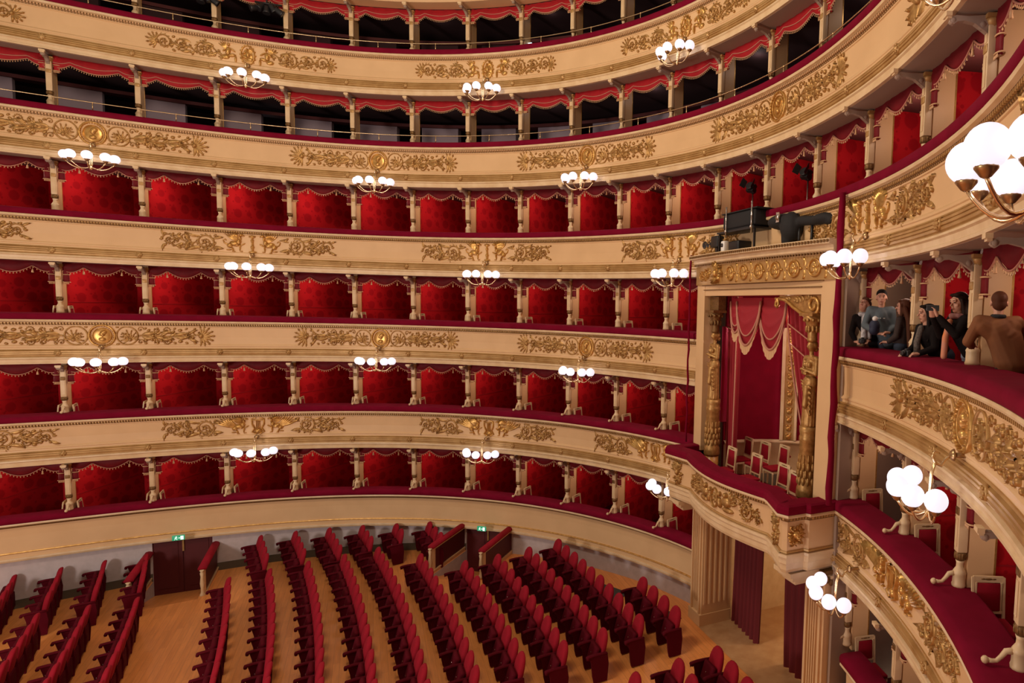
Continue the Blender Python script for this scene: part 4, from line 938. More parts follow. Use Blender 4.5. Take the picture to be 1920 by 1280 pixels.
for k in range(4): a = PI / 4 + k * PI / 2; q.spiral(0.13 * math.cos(a), 0.2 * math.sin(a), 0.05, 1.2, 1, a, 0.012, False)
q.build(flat_map((2.52, -1.62), (2.52, -1.24), RZ - 0.59), 1.0).build('lion_mask_relief', GOLDB, royal)
# frame
mb = MB(); mb.box((-2.40, -0.70, (4.5 + 9.1) / 2), (0.38, 0.30, 4.6)); mb.box((2.42, -0.70, (4.5 + 9.1) / 2), (0.38, 0.30, 4.6)); mb.box((0.01, -0.695, 8.72), (4.44, 0.29, 0.76)); mb.build('frame', CREAM, royal)
mb = MB(); mb.box((0, -0.852, 8.48), (4.5, 0.03, 0.02)); mb.box((0, -0.86, 8.60), (4.6, 0.05, 0.03)); mb.build('frieze_moulding', GOLDK, royal)
FP = arcpts(-2.62, 2.64, -0.82, 0.12, 16)
mb = MB(); pathsweep(mb, [(-0.1, 8.60), (0.055, 8.60), (0.055, 9.06), (-0.1, 9.06)], FP, 0); mb.build('frieze', GOLDW, royal)
mb = MB(); pathsweep(mb, [(-0.1, 9.05), (0.06, 9.05), (0.14, 9.12), (0.15, 9.20), (0.25, 9.22), (0.26, 9.31), (-0.3, 9.31), (-0.3, 9.05)], FP, 0); mb.build('cornice', CREAM2, royal)
mb = MB(); pv = [Vector((p[0], p[1], 0)) for p in FP]
for a, b in zip(pv, pv[1:]):
    L = (b - a).length; t_ = (b - a).normalized(); nn = Vector((t_.y, -t_.x, 0)); q = int(L / 0.08)
    for i in range(q):
        p = a + t_ * (L * (i + .5) / q); pp = p + nn * 0.265; mb.box((pp.x, pp.y, 9.265), (0.05, 0.02, 0.05)); pp = p + nn * 0.115; mb.box((pp.x, pp.y, 9.075), (0.045, 0.03, 0.04))
pathsweep(mb, [(0.08, 9.07), (0.105, 9.07), (0.105, 9.08), (0.08, 9.08)], FP, 0); pathsweep(mb, [(0.24, 9.26), (0.262, 9.26), (0.262, 9.27), (0.24, 9.27)], FP, 0); mb.build('cornice_beads', GOLDK, royal)
def ffrieze(s, t, h):
    x_ = s; y_ = -0.82 - 0.12 * math.sin(PI * (x_ + 2.62) / 5.26) - 0.055; return Vector((x_, y_ - h, 8.83 + t))
for x_ in (-0.80, -0.22, 0.36, 0.94, 1.52, 2.10):
    q = Relief(); q.ring(x_, 0, 0.155, 0.022, 0.04)
    for k in range(5): q.leaf(x_, 0, 0.125, 0.05, PI / 2 + k * 2 * PI / 5, 0.035)
    for yy in (0.19, -0.19): q.leaf(x_ + 0.29, yy * 0.2, 0.17, 0.09, PI / 2 if yy > 0 else -PI / 2, 0.035)
    q.dome(x_ + 0.2, 0, 0.04, 0.03, 0.04); q.dome(x_ - 0.2, 0, 0.04, 0.03, 0.04); q.build(ffrieze).build('star_roundel', GOLDB, royal)
q = Relief(); rr = random.Random(5)
for k in range(22): a = rr.uniform(0, 6.28); q.leaf(-1.42 + 0.05 * math.cos(a), 0.02 + 0.05 * math.sin(a), rr.uniform(0.15, 0.24), 0.08, a, 0.09, rr.uniform(-1, 1))
q.dome(-1.42, 0.02, 0.1, 0.12, 0.13); q.dome(-1.42, 0.2, 0.06, 0.06, 0.1); q.spiral(-1.42, 0.02, 0.12, 1, 1, 0, 0.02, False); q.build(ffrieze, 1.1).build('knotted_emblem', GOLDB, royal)
q = Relief(); q.fan(-2.0, 0, 0.2, PI, 2, 5); q.spiral(-1.95, 0.02, 0.14, 1.5, 1, 0, 0.02); q.spiral(-2.28, 0.0, 0.13, 1.5, -1, 0, 0.02); q.build(ffrieze).build('scroll_relief', GOLDB, royal)
mb = MB(); mb.box((0, 0.2, 9.27), (5.2, 2.0, 0.07)); mb.build('roof', CREAM, royal)
# interior: curved silk wall, dado, ceiling
def aps(th, z_, k=1.0): return Vector((2.12 * k * math.cos(th), 2.5 * k * math.sin(th) - 0.25 , z_))
thpil = None; best = [9e9, 9e9, 9e9]; TH = [PI, PI, PI]
for k in range(400):
    th = PI - k * (PI / 2) / 400; x_ = pix(aps(th, 6.4))[0]
    for j, tgt in enumerate((1466, 1499, 1368)):
        if abs(x_ - tgt) < best[j]: best[j] = abs(x_ - tgt); TH[j] = th
mb = MB(); N_ = 36
mb.add([aps(PI * i / N_, z_, kk) for z_, kk in ((RF, 1.0), (8.6, 1.0), (8.6, 1.03), (RF, 1.03)) for i in range(N_ + 1)], [(j * (N_ + 1) + i, j * (N_ + 1) + i + 1, (j + 1) * (N_ + 1) + i + 1, (j + 1) * (N_ + 1) + i) for j in range(3) for i in range(N_)], True); mb.build('silk_wall', CRIM, royal)
mb = MB(); mb.add([aps(PI * i / N_, z_, kk) for z_, kk in ((RF, 0.985), (4.62, 0.985), (4.64, 0.965), (4.70, 0.965), (4.72, 0.995)) for i in range(N_ + 1)], [(j * (N_ + 1) + i, j * (N_ + 1) + i + 1, (j + 1) * (N_ + 1) + i + 1, (j + 1) * (N_ + 1) + i) for j in range(4) for i in range(N_)], True); mb.build('dado', CREAM2, royal)
def strip(name, t0, t1, z0, z1, m_, k0=0.975, n=3):
    mb = MB(); rings = []
    for i in range(n + 1):
        th = t0 + (t1 - t0) * i / n; rings.append([aps(th, z0, 1.0), aps(th, z0, k0), aps(th, z1, k0), aps(th, z1, 1.0)])
    mb.loft(rings, smooth=False); return mb.build(name, m_, royal)
w_ = TH[1] - TH[0]
strip('pilaster', TH[0], TH[1], 4.72, 7.6, GOLDW); strip('pilaster_edge', TH[0], TH[0] + w_ * 0.2, 4.72, 7.6, CREAM2, 0.955, 1); strip('pilaster_edge', TH[1] - w_ * 0.15, TH[1], 4.72, 7.6, CREAM2, 0.955, 1)
q = Relief()
for k in range(13): q.dome(0, -1.3 + 0.22 * k, 0.08, 0.07, 0.05); q.leaf(0, -1.3 + 0.22 * k, 0.14, 0.07, PI / 2 - 0.6, 0.04); q.leaf(0, -1.3 + 0.22 * k, 0.14, 0.07, PI / 2 + 0.6, 0.04)
thm = TH[0] + w_ * 0.52
def fp(s, t, h):
    p = aps(thm + (w_ / abs(w_)) * s / 2.4, 6.1 + t, 0.975); c0 = Vector((0, -0.25, p.z)); return p + (c0 - p).normalized() * h
q.build(fp).build('pilaster_carving', GOLDB, royal)
strip('door_frame', TH[2] + 0.02, TH[2] - 0.02, 4.72, 7.7, CREAM2, 0.95, 1)
strip('mirror', TH[2] + 0.10, TH[2] + 0.02, 5.2, 7.6, mat('pink_mirror_silk', (0.45, 0.02, 0.08), 0.2, 0.2), 0.985, 2)
mb = MB(); mb.add([aps(PI * i / N_, 8.55, 1.0) for i in range(N_ + 1)], [tuple(range(N_ + 1))]); mb.build('box_ceiling', BOXDARK, royal)
lamp('royal_box_lamp', (0.3, -0.1, 7.9), 45, (1.0, 0.7, 0.55), 0.15)
lamp('royal_box_back_lamp', (0.9, 0.9, 7.4), 50, (1.0, 0.8, 0.65), 0.15)
# swags
def swag(x0, x1, ztop, drop, y, lean=0.0):
    n = 20; m = 12; vs = []; fs = []
    for sgn in (0, 1):
        for i in range(n + 1):
            u = i / n; e = drop * (math.sin(PI * u) ** 0.55 if 0 < u < 1 else 0) * (1 + lean * (u - 0.5)) + 0.10
            for j in range(m + 1):
                v = j / m; yy = y - 0.12 * math.sin(PI * v) * math.sin(PI * u) - 0.03 * math.sin(v * 26 ) * math.sin(PI * u) + 0.02 * sgn; vs.append((x0 + (x1 - x0) * u, yy, ztop - e * v))
    S = (n + 1) * (m + 1)
    for i in range(n):
        for j in range(m): a = i * (m + 1) + j; fs.append((a, a + 1, a + m + 2, a + m + 1)); fs.append((S + a, S + a + m + 1, S + a + m + 2, S + a + 1))
        a = i * (m + 1) + m; fs.append((a, a + m + 1, S + a + m + 1, S + a))
    mb = MB(); mb.add(vs, fs, True); o = mb.build('swag', CURTB, royal)
    E_ = lambda u, k: (x0 + (x1 - x0) * u, y - 0.03 - 0.05 * math.sin(PI * u), ztop - (drop * ((math.sin(PI * u) ** 0.55) if 0 < u < 1 else 0) * (1 + lean * (u - 0.5)) + 0.10) * k)
    mb = MB(); mb.tube([E_(i / 24, 1.0) for i in range(25)], 0.028, 6); b1 = mb.build('braid', BRAID, o)
    mb = MB(); mb.tube([E_(i / 24, 0.80) for i in range(25)], 0.022, 6); mb.build('braid', BRAID, o)
    mb = MB(); rings = []
    for i in range(25):
        u = i / 24; p = E_(u, 1.0); L = 0.05 + 0.17 * math.sin(PI * u); rings.append([(p[0], p[1] + 0.01, p[2]), (p[0], p[1] - 0.015 * (i % 2), p[2] - L), (p[0], p[1] + 0.025, p[2])])
    mb.loft(rings, smooth=False); mb.build('fringe', FRINGE, o)
swag(-1.62, -1.02, 8.30, 0.72, -0.42); swag(-1.25, -0.25, 8.30, 0.98, -0.48); swag(-0.40, 0.62, 8.30, 1.02, -0.42, 0.15)
def drape(name, top, bot, z0, z1, y, folds, m_, pinch=None):
    """hanging cloth between x-ranges top and bot"""
    n = folds * 8; m = 14; vs = []; fs = []
    for sgn in (0, 1):
        for j in range(m + 1):
            v = j / m; e = v ** 1.5; xa = top[0] + (bot[0] - top[0]) * e; xb = top[1] + (bot[1] - top[1]) * (v ** 0.8)
            for i in range(n + 1):
                u = i / n; vs.append((xa + (xb - xa) * u, y + 0.05 * math.cos(u * folds * 2 * PI) * (1 - 0.3 * v) + 0.03 * sgn, z0 + (z1 - z0) * v))
    S = (n + 1) * (m + 1)
    for j in range(m):
        for i in range(n): a = j * (n + 1) + i; fs.append((a, a + 1, a + n + 2, a + n + 1)); fs.append((S + a, S + a + n + 1, S + a + n + 2, S + a + 1))
    mb = MB(); mb.add(vs, fs, True); return mb.build(name, m_, royal), (top, bot, z0, z1, y)
o, _ = drape('side_curtain', (0.50, 1.95), (1.50, 1.90), 8.34, 4.9, -0.30, 9, CURTB)
mb = MB(); mb.tube([(0.50 + 1.0 * (v ** 1.5), -0.36, 8.34 - 3.44 * v) for v in [k / 14 for k in range(15)]], 0.02, 6); mb.tube([(0.70 + 1.2 * k / 10, -0.38, 7.35 - 0.55 * k / 10) for k in range(11)], 0.016, 6); mb.tube([(0.62 + 1.3 * k / 10, -0.38, 7.75 - 0.55 * k / 10) for k in range(11)], 0.016, 6); mb.build('braid', BRAID, o)
o, _ = drape('side_curtain', (-1.95, -1.45), (-1.85, -1.50), 8.34, 3.95, -0.30, 4, CURTB)
mb = MB(); mb.tube([(-1.45 - 0.05 * k / 8, -0.36, 8.34 - 4.3 * k / 8) for k in range(9)], 0.018, 6); mb.tube([(-1.95, -0.36, 7.6), (-1.7, -0.37, 7.55), (-1.46, -0.36, 7.6)], 0.016, 6); mb.build('braid', BRAID, o)
# scrolled console
mb = MB(); pts = []
for k in range(26):
    u = k / 25; a = -PI * 0.5 + u * 2.6 * PI; r_ = 0.19 * (1 - 0.75 * u); pts.append((1.92 + r_ * math.cos(a), -0.78, 8.14 + r_ * math.sin(a)))
lead = [(0.72 + 0.0, -0.78, 8.20), (0.70, -0.78, 8.13), (0.76, -0.78, 8.10), (0.81, -0.78, 8.16), (0.78, -0.78, 8.25), (0.70, -0.78, 8.27)][::-1]
mb.tube([(0.80, -0.78, 8.27), (1.05, -0.78, 8.24), (1.30, -0.78, 8.10), (1.60, -0.78, 7.97)] + pts, 0.035, 8); mb.tube(lead + [(0.80, -0.78, 8.27)], 0.032, 8)
mb.build('scrolled_console', GOLDB, royal)
mb = MB(); mb.add([(0.8, -0.76, 8.27), (1.30, -0.76, 8.08), (1.75, -0.76, 7.95), (2.1, -0.76, 8.0), (2.12, -0.76, 8.33), (0.8, -0.76, 8.33), (0.8, -0.70, 8.27), (1.30, -0.70, 8.08), (1.75, -0.70, 7.95), (2.1, -0.70, 8.0), (2.12, -0.70, 8.33), (0.8, -0.70, 8.33)], [(0, 1, 2, 3, 4, 5), (11, 10, 9, 8, 7, 6)] + [(i, 6 + i, 6 + (i + 1) % 6, (i + 1) % 6) for i in range(6)])
rq = random.Random(2); q = Relief()
for k in range(12): q.leaf(1.1 + 0.08 * k, 8.22 + 0.03 * math.sin(k), 0.12, 0.06, rq.uniform(-0.5, 2.5), 0.03)
mb.add([(a, -0.765 - c_, b) for a, b, c_ in q.v], q.f, True); mb.build('console_web', GOLD, royal)
mb = MB(); mb.box((-1.95, -0.62, 8.16), (0.42, 0.2, 0.33)); mb.build('shaded_console_end', GOLDK, royal)  # short left console; its dark gilding stands in for shade
# piers, opening below
for sx in (-1, 1):
    mb = MB(); mb.box((sx * 2.33, -0.36, 1.64), (0.56, 0.84, 3.28)); 
    for xx in (-0.2, 0.2): mb.box((sx * 2.33 + xx, -0.80, 1.60), (0.06, 0.06, 3.2))
    for k in range(5): mb.box((sx * 2.045, -0.70 + 0.15 * k, 1.85), (0.03, 0.05, 2.6))
    for k in range(4): mb.box((sx * 2.33 - 0.1 + 0.065 * k, -0.80, 1.85), (0.025, 0.05, 2.5))
    mb.box((sx * 2.33, -0.38, 0.15), (0.62, 0.92, 0.3)); mb.build('pier', CREAM, royal)
    mb = MB(); rr = random.Random(4)
    mb.box((sx * 2.33, -0.40, 3.26), (0.66, 0.96, 0.08))
    for k in range(16): mb.sphere((sx * 2.33 + rr.uniform(-0.26, 0.26), -0.84, 3.0 + rr.uniform(0, 0.2)), (0.05, 0.04, 0.07), 6, 5)
    for k in range(16): mb.sphere((sx * 2.33 + 0.31 * (1 if sx < 0 else 1), -0.8 + rr.uniform(0, 0.8), 3.0 + rr.uniform(0, 0.2)), (0.04, 0.05, 0.07), 6, 5)
    mb.build('leaf_capital', GOLDK, royal)
# foyer behind the entry
fw = MB(); fw.box((-2.14, 2.0, 1.65), (0.08, 4.1, 3.3)); fw.box((2.14, 2.0, 1.65), (0.08, 4.1, 3.3)); fw.box((0, 4.0, 1.65), (4.3, 0.08, 3.3)); struct('wall_foyer', fw, CREAM2)
fc = MB(); fc.box((0, 2.0, 3.32), (4.3, 4.1, 0.06)); struct('ceiling_foyer', fc, CREAM2)
lamp('foyer_lamp', (0.3, 2.2, 2.9), 60, (1.0, 0.80, 0.58), 0.2)
def entry_curtain(xa, xb, y, lab, tuck):
    n = 40; m = 12; vs = []; fs = []
    for sgn in (0, 1):
        for j in range(m + 1):
            v = j / m
            for i in range(n + 1):
                u = i / n; x_ = xa + (xb - xa) * u + tuck * v * v * (u - 0.5); vs.append((x_, y + 0.05 * math.cos(u * 7 * 2 * PI) + 0.03 * sgn - 0.10 * v * v * u, 3.2 - 3.17 * v))
    S = (n + 1) * (m + 1)
    for j in range(m):
        for i in range(n): a = j * (n + 1) + i; fs.append((a, a + 1, a + n + 2, a + n + 1)); fs.append((S + a, S + a + n + 1, S + a + n + 2, S + a + 1))
    mb = MB(); mb.add(vs, fs, True); o = mb.build('entry_curtain', CURT); return tag(o, lab, 'curtain', 'curtains of the stalls entrance')
entry_curtain(-1.95, -0.75, 0.10, 'long dark red curtain on the left of the entrance under the royal box', 0.15)
entry_curtain(0.15, 1.95, 0.10, 'long dark red curtain on the right of the entrance under the royal box', -0.2)
tag(royal, None, None)
# taupe return walls beside the royal box
for sx in (-1, 1):
    for z0, z1 in ((0.0, 3.3), (3.3, 6.0), (6.0, 9.2)):
        mb = MB(); mb.box((sx * 2.66, 0.85, (z0 + z1) / 2), (0.06, 3.0, z1 - z0)); struct('wall_return_' + ('left' if sx < 0 else 'right'), mb, TAUPE)

# ------------------------------------------------------------------ sculpted bodies (blobs fused into one surface)
class Blob(MB):
    def cap(s, a, b, ra, rb, n=10):
        a = Vector(a); b = Vector(b); d = b - a; L = d.length
        k = 4; pts = []; rs = []
        t = d.normalized() if L > 1e-6 else Vector((0, 0, 1))
        for i in range(k): th = PI / 2 * (1 - i / k); pts.append(a - t * ra * math.sin(th)); rs.append(max(ra * math.cos(th), ra * 0.08))
        for i in range(5): u = i / 4; pts.append(a + d * u); rs.append(ra + (rb - ra) * u)
        for i in range(1, k + 1): th = PI / 2 * i / k; pts.append(b + t * rb * math.sin(th)); rs.append(max(rb * math.cos(th), rb * 0.08))
        s.tube(pts, rs, n)
    def ell(s, c, r, R=None): s.sphere(c, r, 16, 10, M=R.to_4x4() if R else None)
    def fuse(s, name, m, voxel=0.012, parent=None, smooth=2):
        me = bpy.data.meshes.new(name); me.from_pydata([tuple(v) for v in s.v], [], s.f)
        tmp = bpy.data.objects.new('tmp_fuse', me); COL.objects.link(tmp)
        bm = bmesh.new(); bm.from_mesh(me); bmesh.ops.recalc_face_normals(bm, faces=bm.faces); bm.to_mesh(me); bm.free()
        md = tmp.modifiers.new('r', 'REMESH'); md.mode = 'VOXEL'; md.voxel_size = voxel
        if smooth: ms = tmp.modifiers.new('s', 'SMOOTH'); ms.factor = 0.5; ms.iterations = smooth
        dg = bpy.context.evaluated_depsgraph_get(); out = bpy.data.meshes.new_from_object(tmp.evaluated_get(dg)); out.name = name
        out.materials.clear(); out.materials.append(m); out.polygons.foreach_set('use_smooth', [True] * len(out.polygons))
        bpy.data.objects.remove(tmp)
        return place(name, out, parent)

# ------------------------------------------------------------------ gilded caryatids of the royal box
def caryatid(x, sg, lab):
    y = -0.72; t = thing('caryatid_column', lab, 'statue', Matrix.Translation((x, y, RF)), 'caryatids of the royal box')
    Z0 = -RF
    mb = MB(); mb.lathe([(0.17, 0.0), (0.17, 0.62)], 16); mb.build('marble_base', MARBLE, t)
    mb = MB(); mb.lathe([(0.185, 0.62), (0.20, 0.66), (0.19, 0.80), (0.175, 0.84), (0.165, 0.9), (0.16, 1.7), (0.18, 1.74), (0.175, 1.80), (0.16, 1.84), (0.175, 1.90), (0.18, 2.0)], 18)
    rr = random.Random(9)
    for q in range(12):
        a = 2 * PI * q / 12
        for j in range(3): mb.sphere((0.168 * math.cos(a + j * .26), 0.168 * math.sin(a + j * .26), 0.95 + 0.14 * j), (0.035, 0.035, 0.085), 6, 5)
        mb.sphere((0.165 * math.cos(a), 0.165 * math.sin(a), 1.38), (0.02, 0.02, 0.09), 6, 5)
    mb.build('gilded_drum', GOLD, t)
    b = Blob(); z = 2.0   # statue 1.75 m
    b.cap((0, 0, z + 0.05), (0, 0, z + 0.85), 0.15, 0.13); b.ell((0.0, 0, z + 0.85), (0.16, 0.13, 0.16)); b.ell((0, 0, z + 1.12), (0.15, 0.11, 0.2)); b.cap((-0.14, 0, z + 1.30), (0.14, 0, z + 1.30), 0.06, 0.06)
    b.ell((-0.06, -0.09, z + 1.18), (0.055, 0.05, 0.055)); b.ell((0.06, -0.09, z + 1.18), (0.055, 0.05, 0.055))
    b.cap((0, 0, z + 1.32), (0, 0, z + 1.46), 0.05, 0.045); b.ell((0, -0.01, z + 1.54), (0.075, 0.09, 0.105)); b.ell((0, -0.10, z + 1.53), (0.015, 0.02, 0.03)); b.ell((0, 0.04, z + 1.56), (0.09, 0.09, 0.09)); b.ell((0, 0.10, z + 1.48), (0.05, 0.05, 0.06))
    for s_ in (-1, 1): b.cap((s_ * 0.17, 0, z + 1.28), (s_ * 0.19, -0.03, z + 1.02), 0.052, 0.045); b.cap((s_ * 0.19, -0.03, z + 1.02), (-s_ * 0.03, -0.17, z + (1.10 if s_ > 0 else 1.02)), 0.043, 0.03); b.ell((-s_ * 0.06, -0.18, z + (1.10 if s_ > 0 else 1.02)), (0.045, 0.025, 0.03))
    for q in range(14): a = 2 * PI * q / 14; b.cap((0.14 * math.cos(a), 0.12 * math.sin(a), z + 0.03), (0.11 * math.cos(a + 0.25), 0.09 * math.sin(a + 0.25), z + 0.82), 0.03, 0.02, 6)
    for q in range(6): b.cap((-0.13 + 0.02 * q, -0.12, z + 0.88 - 0.06 * q), (0.14, -0.10, z + 0.75 - 0.1 * q), 0.018, 0.024, 6)
    b.cap((0.03, -0.10, z + 0.75), (0.05, -0.15, z + 0.42), 0.07, 0.06); b.fuse('statue', GOLD, 0.012, t, 1)
    mb = MB(); mb.lathe([(0.09, z + 1.62), (0.10, z + 1.66), (0.09, z + 1.70), (0.10, z + 1.85), (0.15, z + 2.02), (0.20, z + 2.10)], 14); mb.box((0, 0, z + 2.13), (0.40, 0.36, 0.06))
    for q in range(10): a = 2 * PI * q / 10; mb.sphere((0.12 * math.cos(a), 0.12 * math.sin(a), z + 1.86), (0.03, 0.03, 0.07), 6, 5); mb.sphere((0.17 * math.cos(a), 0.17 * math.sin(a), z + 2.03), (0.03, 0.03, 0.04), 6, 5)
    mb.build('leaf_capital', GOLDK if sg < 0 else GOLD, t)
caryatid(-1.86, -1, 'gilded caryatid on a marble base at the left of the royal box')
caryatid(1.86, 1, 'gilded caryatid on a marble base at the right of the royal box')

# chairs inside the royal box
def onz(px, py, z):
    d = F_ + R_ * ((px - 960 - 343.98) / 1163.63) - U_ * ((py - 640 - 25.44) / 1163.63); t_ = (z - CAM.z) / d.z; return CAM + d * t_
WH = ['front row, leftmost', 'second row, leftmost', 'second row, second from the left', 'back, beside the gilded pilaster', 'front row, second from the left', 'second row, third from the left', 'back, partly behind the right caryatid', 'front row, second from the right caryatid', 'front row, touching the right caryatid']
for (px, py), wname in zip(((1374, 838), (1405, 820), (1437, 828), (1457, 808), (1421, 851), (1472, 835), (1491, 814), (1472, 870), (1492, 884)), WH):
    p = onz(px, py, RF + 0.98); CH.put(Matrix.Translation((p.x, p.y - 0.26, RF + 0.003)) @ Matrix.Rotation(rnd.uniform(-0.08, 0.08), 4, 'Z'), 'cream red-backed chair in the royal box, ' + wname, 'royal box chairs')

# hanging red velvet covers beside the royal box, black cables
for x_, lab, r_ in ((2.86, 'red velvet covered cable dropping from the fourth tier to the right of the royal box', 0.06), (-2.72, 'thin dark red cable cover hanging left of the royal box', 0.028)):
    mb = MB(); top = 10.05 if x_ > 0 else 9.35; mb.tube([(x_ + 0.012 * math.sin(k * 1.7), -1.0 + 0.01 * math.cos(k * 2.1), top - (top - 4.62) * k / 18) for k in range(19)], [r_ * (0.85 + 0.3 * ((k * 7) % 5) / 5) for k in range(19)], 8); o = mb.build('cable_cover', VELVET); tag(o, lab, 'cable')
# ------------------------------------------------------------------ projection equipment on the royal box cornice
CT = 9.31
t = thing('projector_stack', 'black projector cases on a black stand on the royal box cornice', 'projector', Matrix.Translation((-0.9, -0.55, CT)))
def sub(mb, n, m): return mb.build(n, m, t)
mb = MB(); 
for x_ in (-0.75, 0.75):
    for y_ in (-0.25, 0.25): mb.box((x_, y_, 0.24), (0.04, 0.04, 0.48))
mb.box((0, 0, 0.49), (1.6, 0.6, 0.04)); mb.box((0, 0, 0.02), (1.6, 0.56, 0.03)); sub(mb, 'stand', BLACK)
mb = MB(); mb.rbox((0.1, 0, 0.72), (1.35, 0.55, 0.34), 0.04); mb.rbox((0.1, 0.0, 0.53), (1.2, 0.5, 0.05), 0.02); mb.box((0.15, 0, 0.905), (1.5, 0.6, 0.02)); sub(mb, 'upper_case', BLACKC)
for x_ in (-0.35, 0.72):
    mb = MB(); mb.tube([(x_, -0.32, 0.35), (x_, -0.32, 1.05)], 0.018, 8); mb.sphere((x_, -0.32, 0.5), 0.04, 8, 6); sub(mb, 'steel_clamp_rod', STEEL)
mb = MB(); mb.rbox((-0.2, -0.02, 0.16), (0.5, 0.4, 0.24), 0.03); sub(mb, 'lower_case', BLACK)
t = thing('film_camera', 'black lens pointing left over the left edge of the royal box cornice', 'camera', Matrix.Translation((-2.25, -0.62, CT)))
mb = MB(); mb.rbox((0.22, 0, 0.34), (0.34, 0.24, 0.28), 0.03); sub(mb, 'camera_body', BLACK)
mb = MB(); M_ = Matrix.Translation((0.05, 0, 0.30)) @ Matrix.Rotation(-PI / 2, 4, 'Y'); mb.lathe([(0.07, 0), (0.08, 0.12), (0.065, 0.16), (0.09, 0.24), (0.09, 0.30), (0.12, 0.34), (0.12, 0.42), (0.10, 0.42), (0.02, 0.38)], 16, M=M_); sub(mb, 'lens', BLACK)
mb = MB(); mb.box((0.22, 0, 0.1), (0.1, 0.1, 0.2)); mb.box((0.22, 0, 0.01), (0.4, 0.3, 0.02)); sub(mb, 'mount', BLACK)
t = thing('shrouded_projector', 'black cloth covered projector with small metal plate, right of the stack', 'projector', Matrix.Translation((0.75, -0.55, CT)))
b = Blob(); b.ell((-0.2, 0, 0.55), (0.45, 0.26, 0.16)); b.ell((0.1, 0, 0.42), (0.28, 0.24, 0.3)); b.cap((0.0, 0, 0.15), (0.05, 0, 0.4), 0.16, 0.2); b.cap((0.4, 0, 0.5), (1.35, -0.02, 0.42), 0.10, 0.09); b.ell((1.1, 0, 0.47), (0.34, 0.16, 0.11)); b.cap((-0.5, 0, 0.55), (-0.2, 0, 0.5), 0.12, 0.14); b.fuse('cloth_cover', BLACKC, 0.025, t)
mb = MB(); mb.box((-0.05, -0.25, 0.60), (0.10, 0.02, 0.20)); mb.lathe([(0.03, 0), (0.06, 0.0), (0.06, 0.02)], 12, M=Matrix.Translation((-0.05, -0.26, 0.6)) @ Matrix.Rotation(PI / 2, 4, 'X')); sub(mb, 'metal_plate', STEEL)
for x_ in (0.35, 0.75, 1.2): mb = MB(); mb.tube([(x_, 0.0, 0.0), (x_, 0, 0.42)], 0.03, 8); mb.lathe([(0.09, 0), (0.09, 0.02), (0.03, 0.04)], 10, (x_, 0, 0)); sub(mb, 'support_leg', BLACK)
t = thing('small_white_loudspeaker', 'small white device under the black stand on the royal box cornice', 'loudspeaker', Matrix.Translation((-1.02, -1.02, CT)))
mb = MB(); mb.rbox((0, 0, 0.13), (0.15, 0.14, 0.24), 0.03); sub(mb, 'casing', WHITE); mb = MB(); mb.lathe([(0.0, 0.0), (0.045, 0.0), (0.045, 0.01)], 12, M=Matrix.Translation((0, -0.072, 0.15)) @ Matrix.Rotation(PI / 2, 4, 'X')); sub(mb, 'grille', BLACK)
# spotlights on stands in the fourth tier
for s, lab in ((11.55, 'black stage spotlight on a stand in the fourth tier, the left one'), (12.62, 'black stage spotlight on a stand in the fourth tier, the right one')):
    t = thing('spotlight', lab, 'lamp', frame_at(s, RIM[4] - FLOORDROP), 'spotlights of the fourth tier')
    mb = MB(); mb.tube([(0, 0.25, 0.02), (0, 0.25, 1.45)], 0.016, 8)
    for a in (0, 2.1, 4.2): mb.tube([(0, 0.25, 0.35), (0.25 * math.cos(a), 0.25 + 0.22 * math.sin(a), 0.01)], 0.012, 6)
    sub(mb, 'stand', STEEL)
    M_ = Matrix.Translation((0, 0.2, 1.55)) @ Matrix.Rotation(math.radians(60), 4, 'X') @ Matrix.Rotation(math.radians(15), 4, 'Y')
    mb = MB(); mb.lathe([(0.07, -0.14), (0.09, -0.10), (0.10, 0.08), (0.10, 0.12), (0.09, 0.12)], 12, M=M_); mb.box((0, 0, 0), (0.2, 0.2, 0.1), M=M_); sub(mb, 'lamp_head', BLACK)
    for sx in (-1, 1): mb = MB(); mb.add([M_ @ Vector(v) for v in ((sx * 0.1, -0.1, 0.12), (sx * 0.1, 0.1, 0.12), (sx * 0.17, 0.12, 0.25), (sx * 0.17, -0.12, 0.25), (sx * 0.106, -0.1, 0.12), (sx * 0.106, 0.1, 0.12), (sx * 0.176, 0.12, 0.25), (sx * 0.176, -0.12, 0.25))], [(0, 1, 2, 3), (7, 6, 5, 4), (0, 4, 5, 1), (1, 5, 6, 2), (2, 6, 7, 3), (3, 7, 4, 0)]); sub(mb, 'barn_door', BLACK)
# dark lantern clusters at the upper gallery rail
for s, lab in ((1.85, 'cluster of black lanterns hanging at the upper gallery, left of the pair'), (2.75, 'cluster of black lanterns hanging at the upper gallery, right of the pair')):
    t = thing('lantern_cluster', lab, 'lamp', frame_at(s, RIM[6] + 0.95), 'lantern clusters')
    mb = MB(); mb.tube([(-0.3, -0.2, 0.1), (0.4, -0.2, 0.1)], 0.03, 8); mb.tube([(0, -0.2, 0.1), (0, -0.2, 0.5)], 0.02, 6); sub(mb, 'bracket', BLACK)
    for k in range(5):
        M_ = Matrix.Translation((-0.3 + 0.15 * k, -0.2, -0.08 + 0.07 * (k % 2))) @ Matrix.Rotation(2.3 + 0.3 * k, 4, 'X') @ Matrix.Rotation(0.5 * (k - 2), 4, 'Y'); mb = MB(); mb.lathe([(0.05, -0.12), (0.085, -0.08), (0.085, 0.08), (0.105, 0.13), (0.09, 0.13)], 10, M=M_); sub(mb, 'lantern', BLACK)

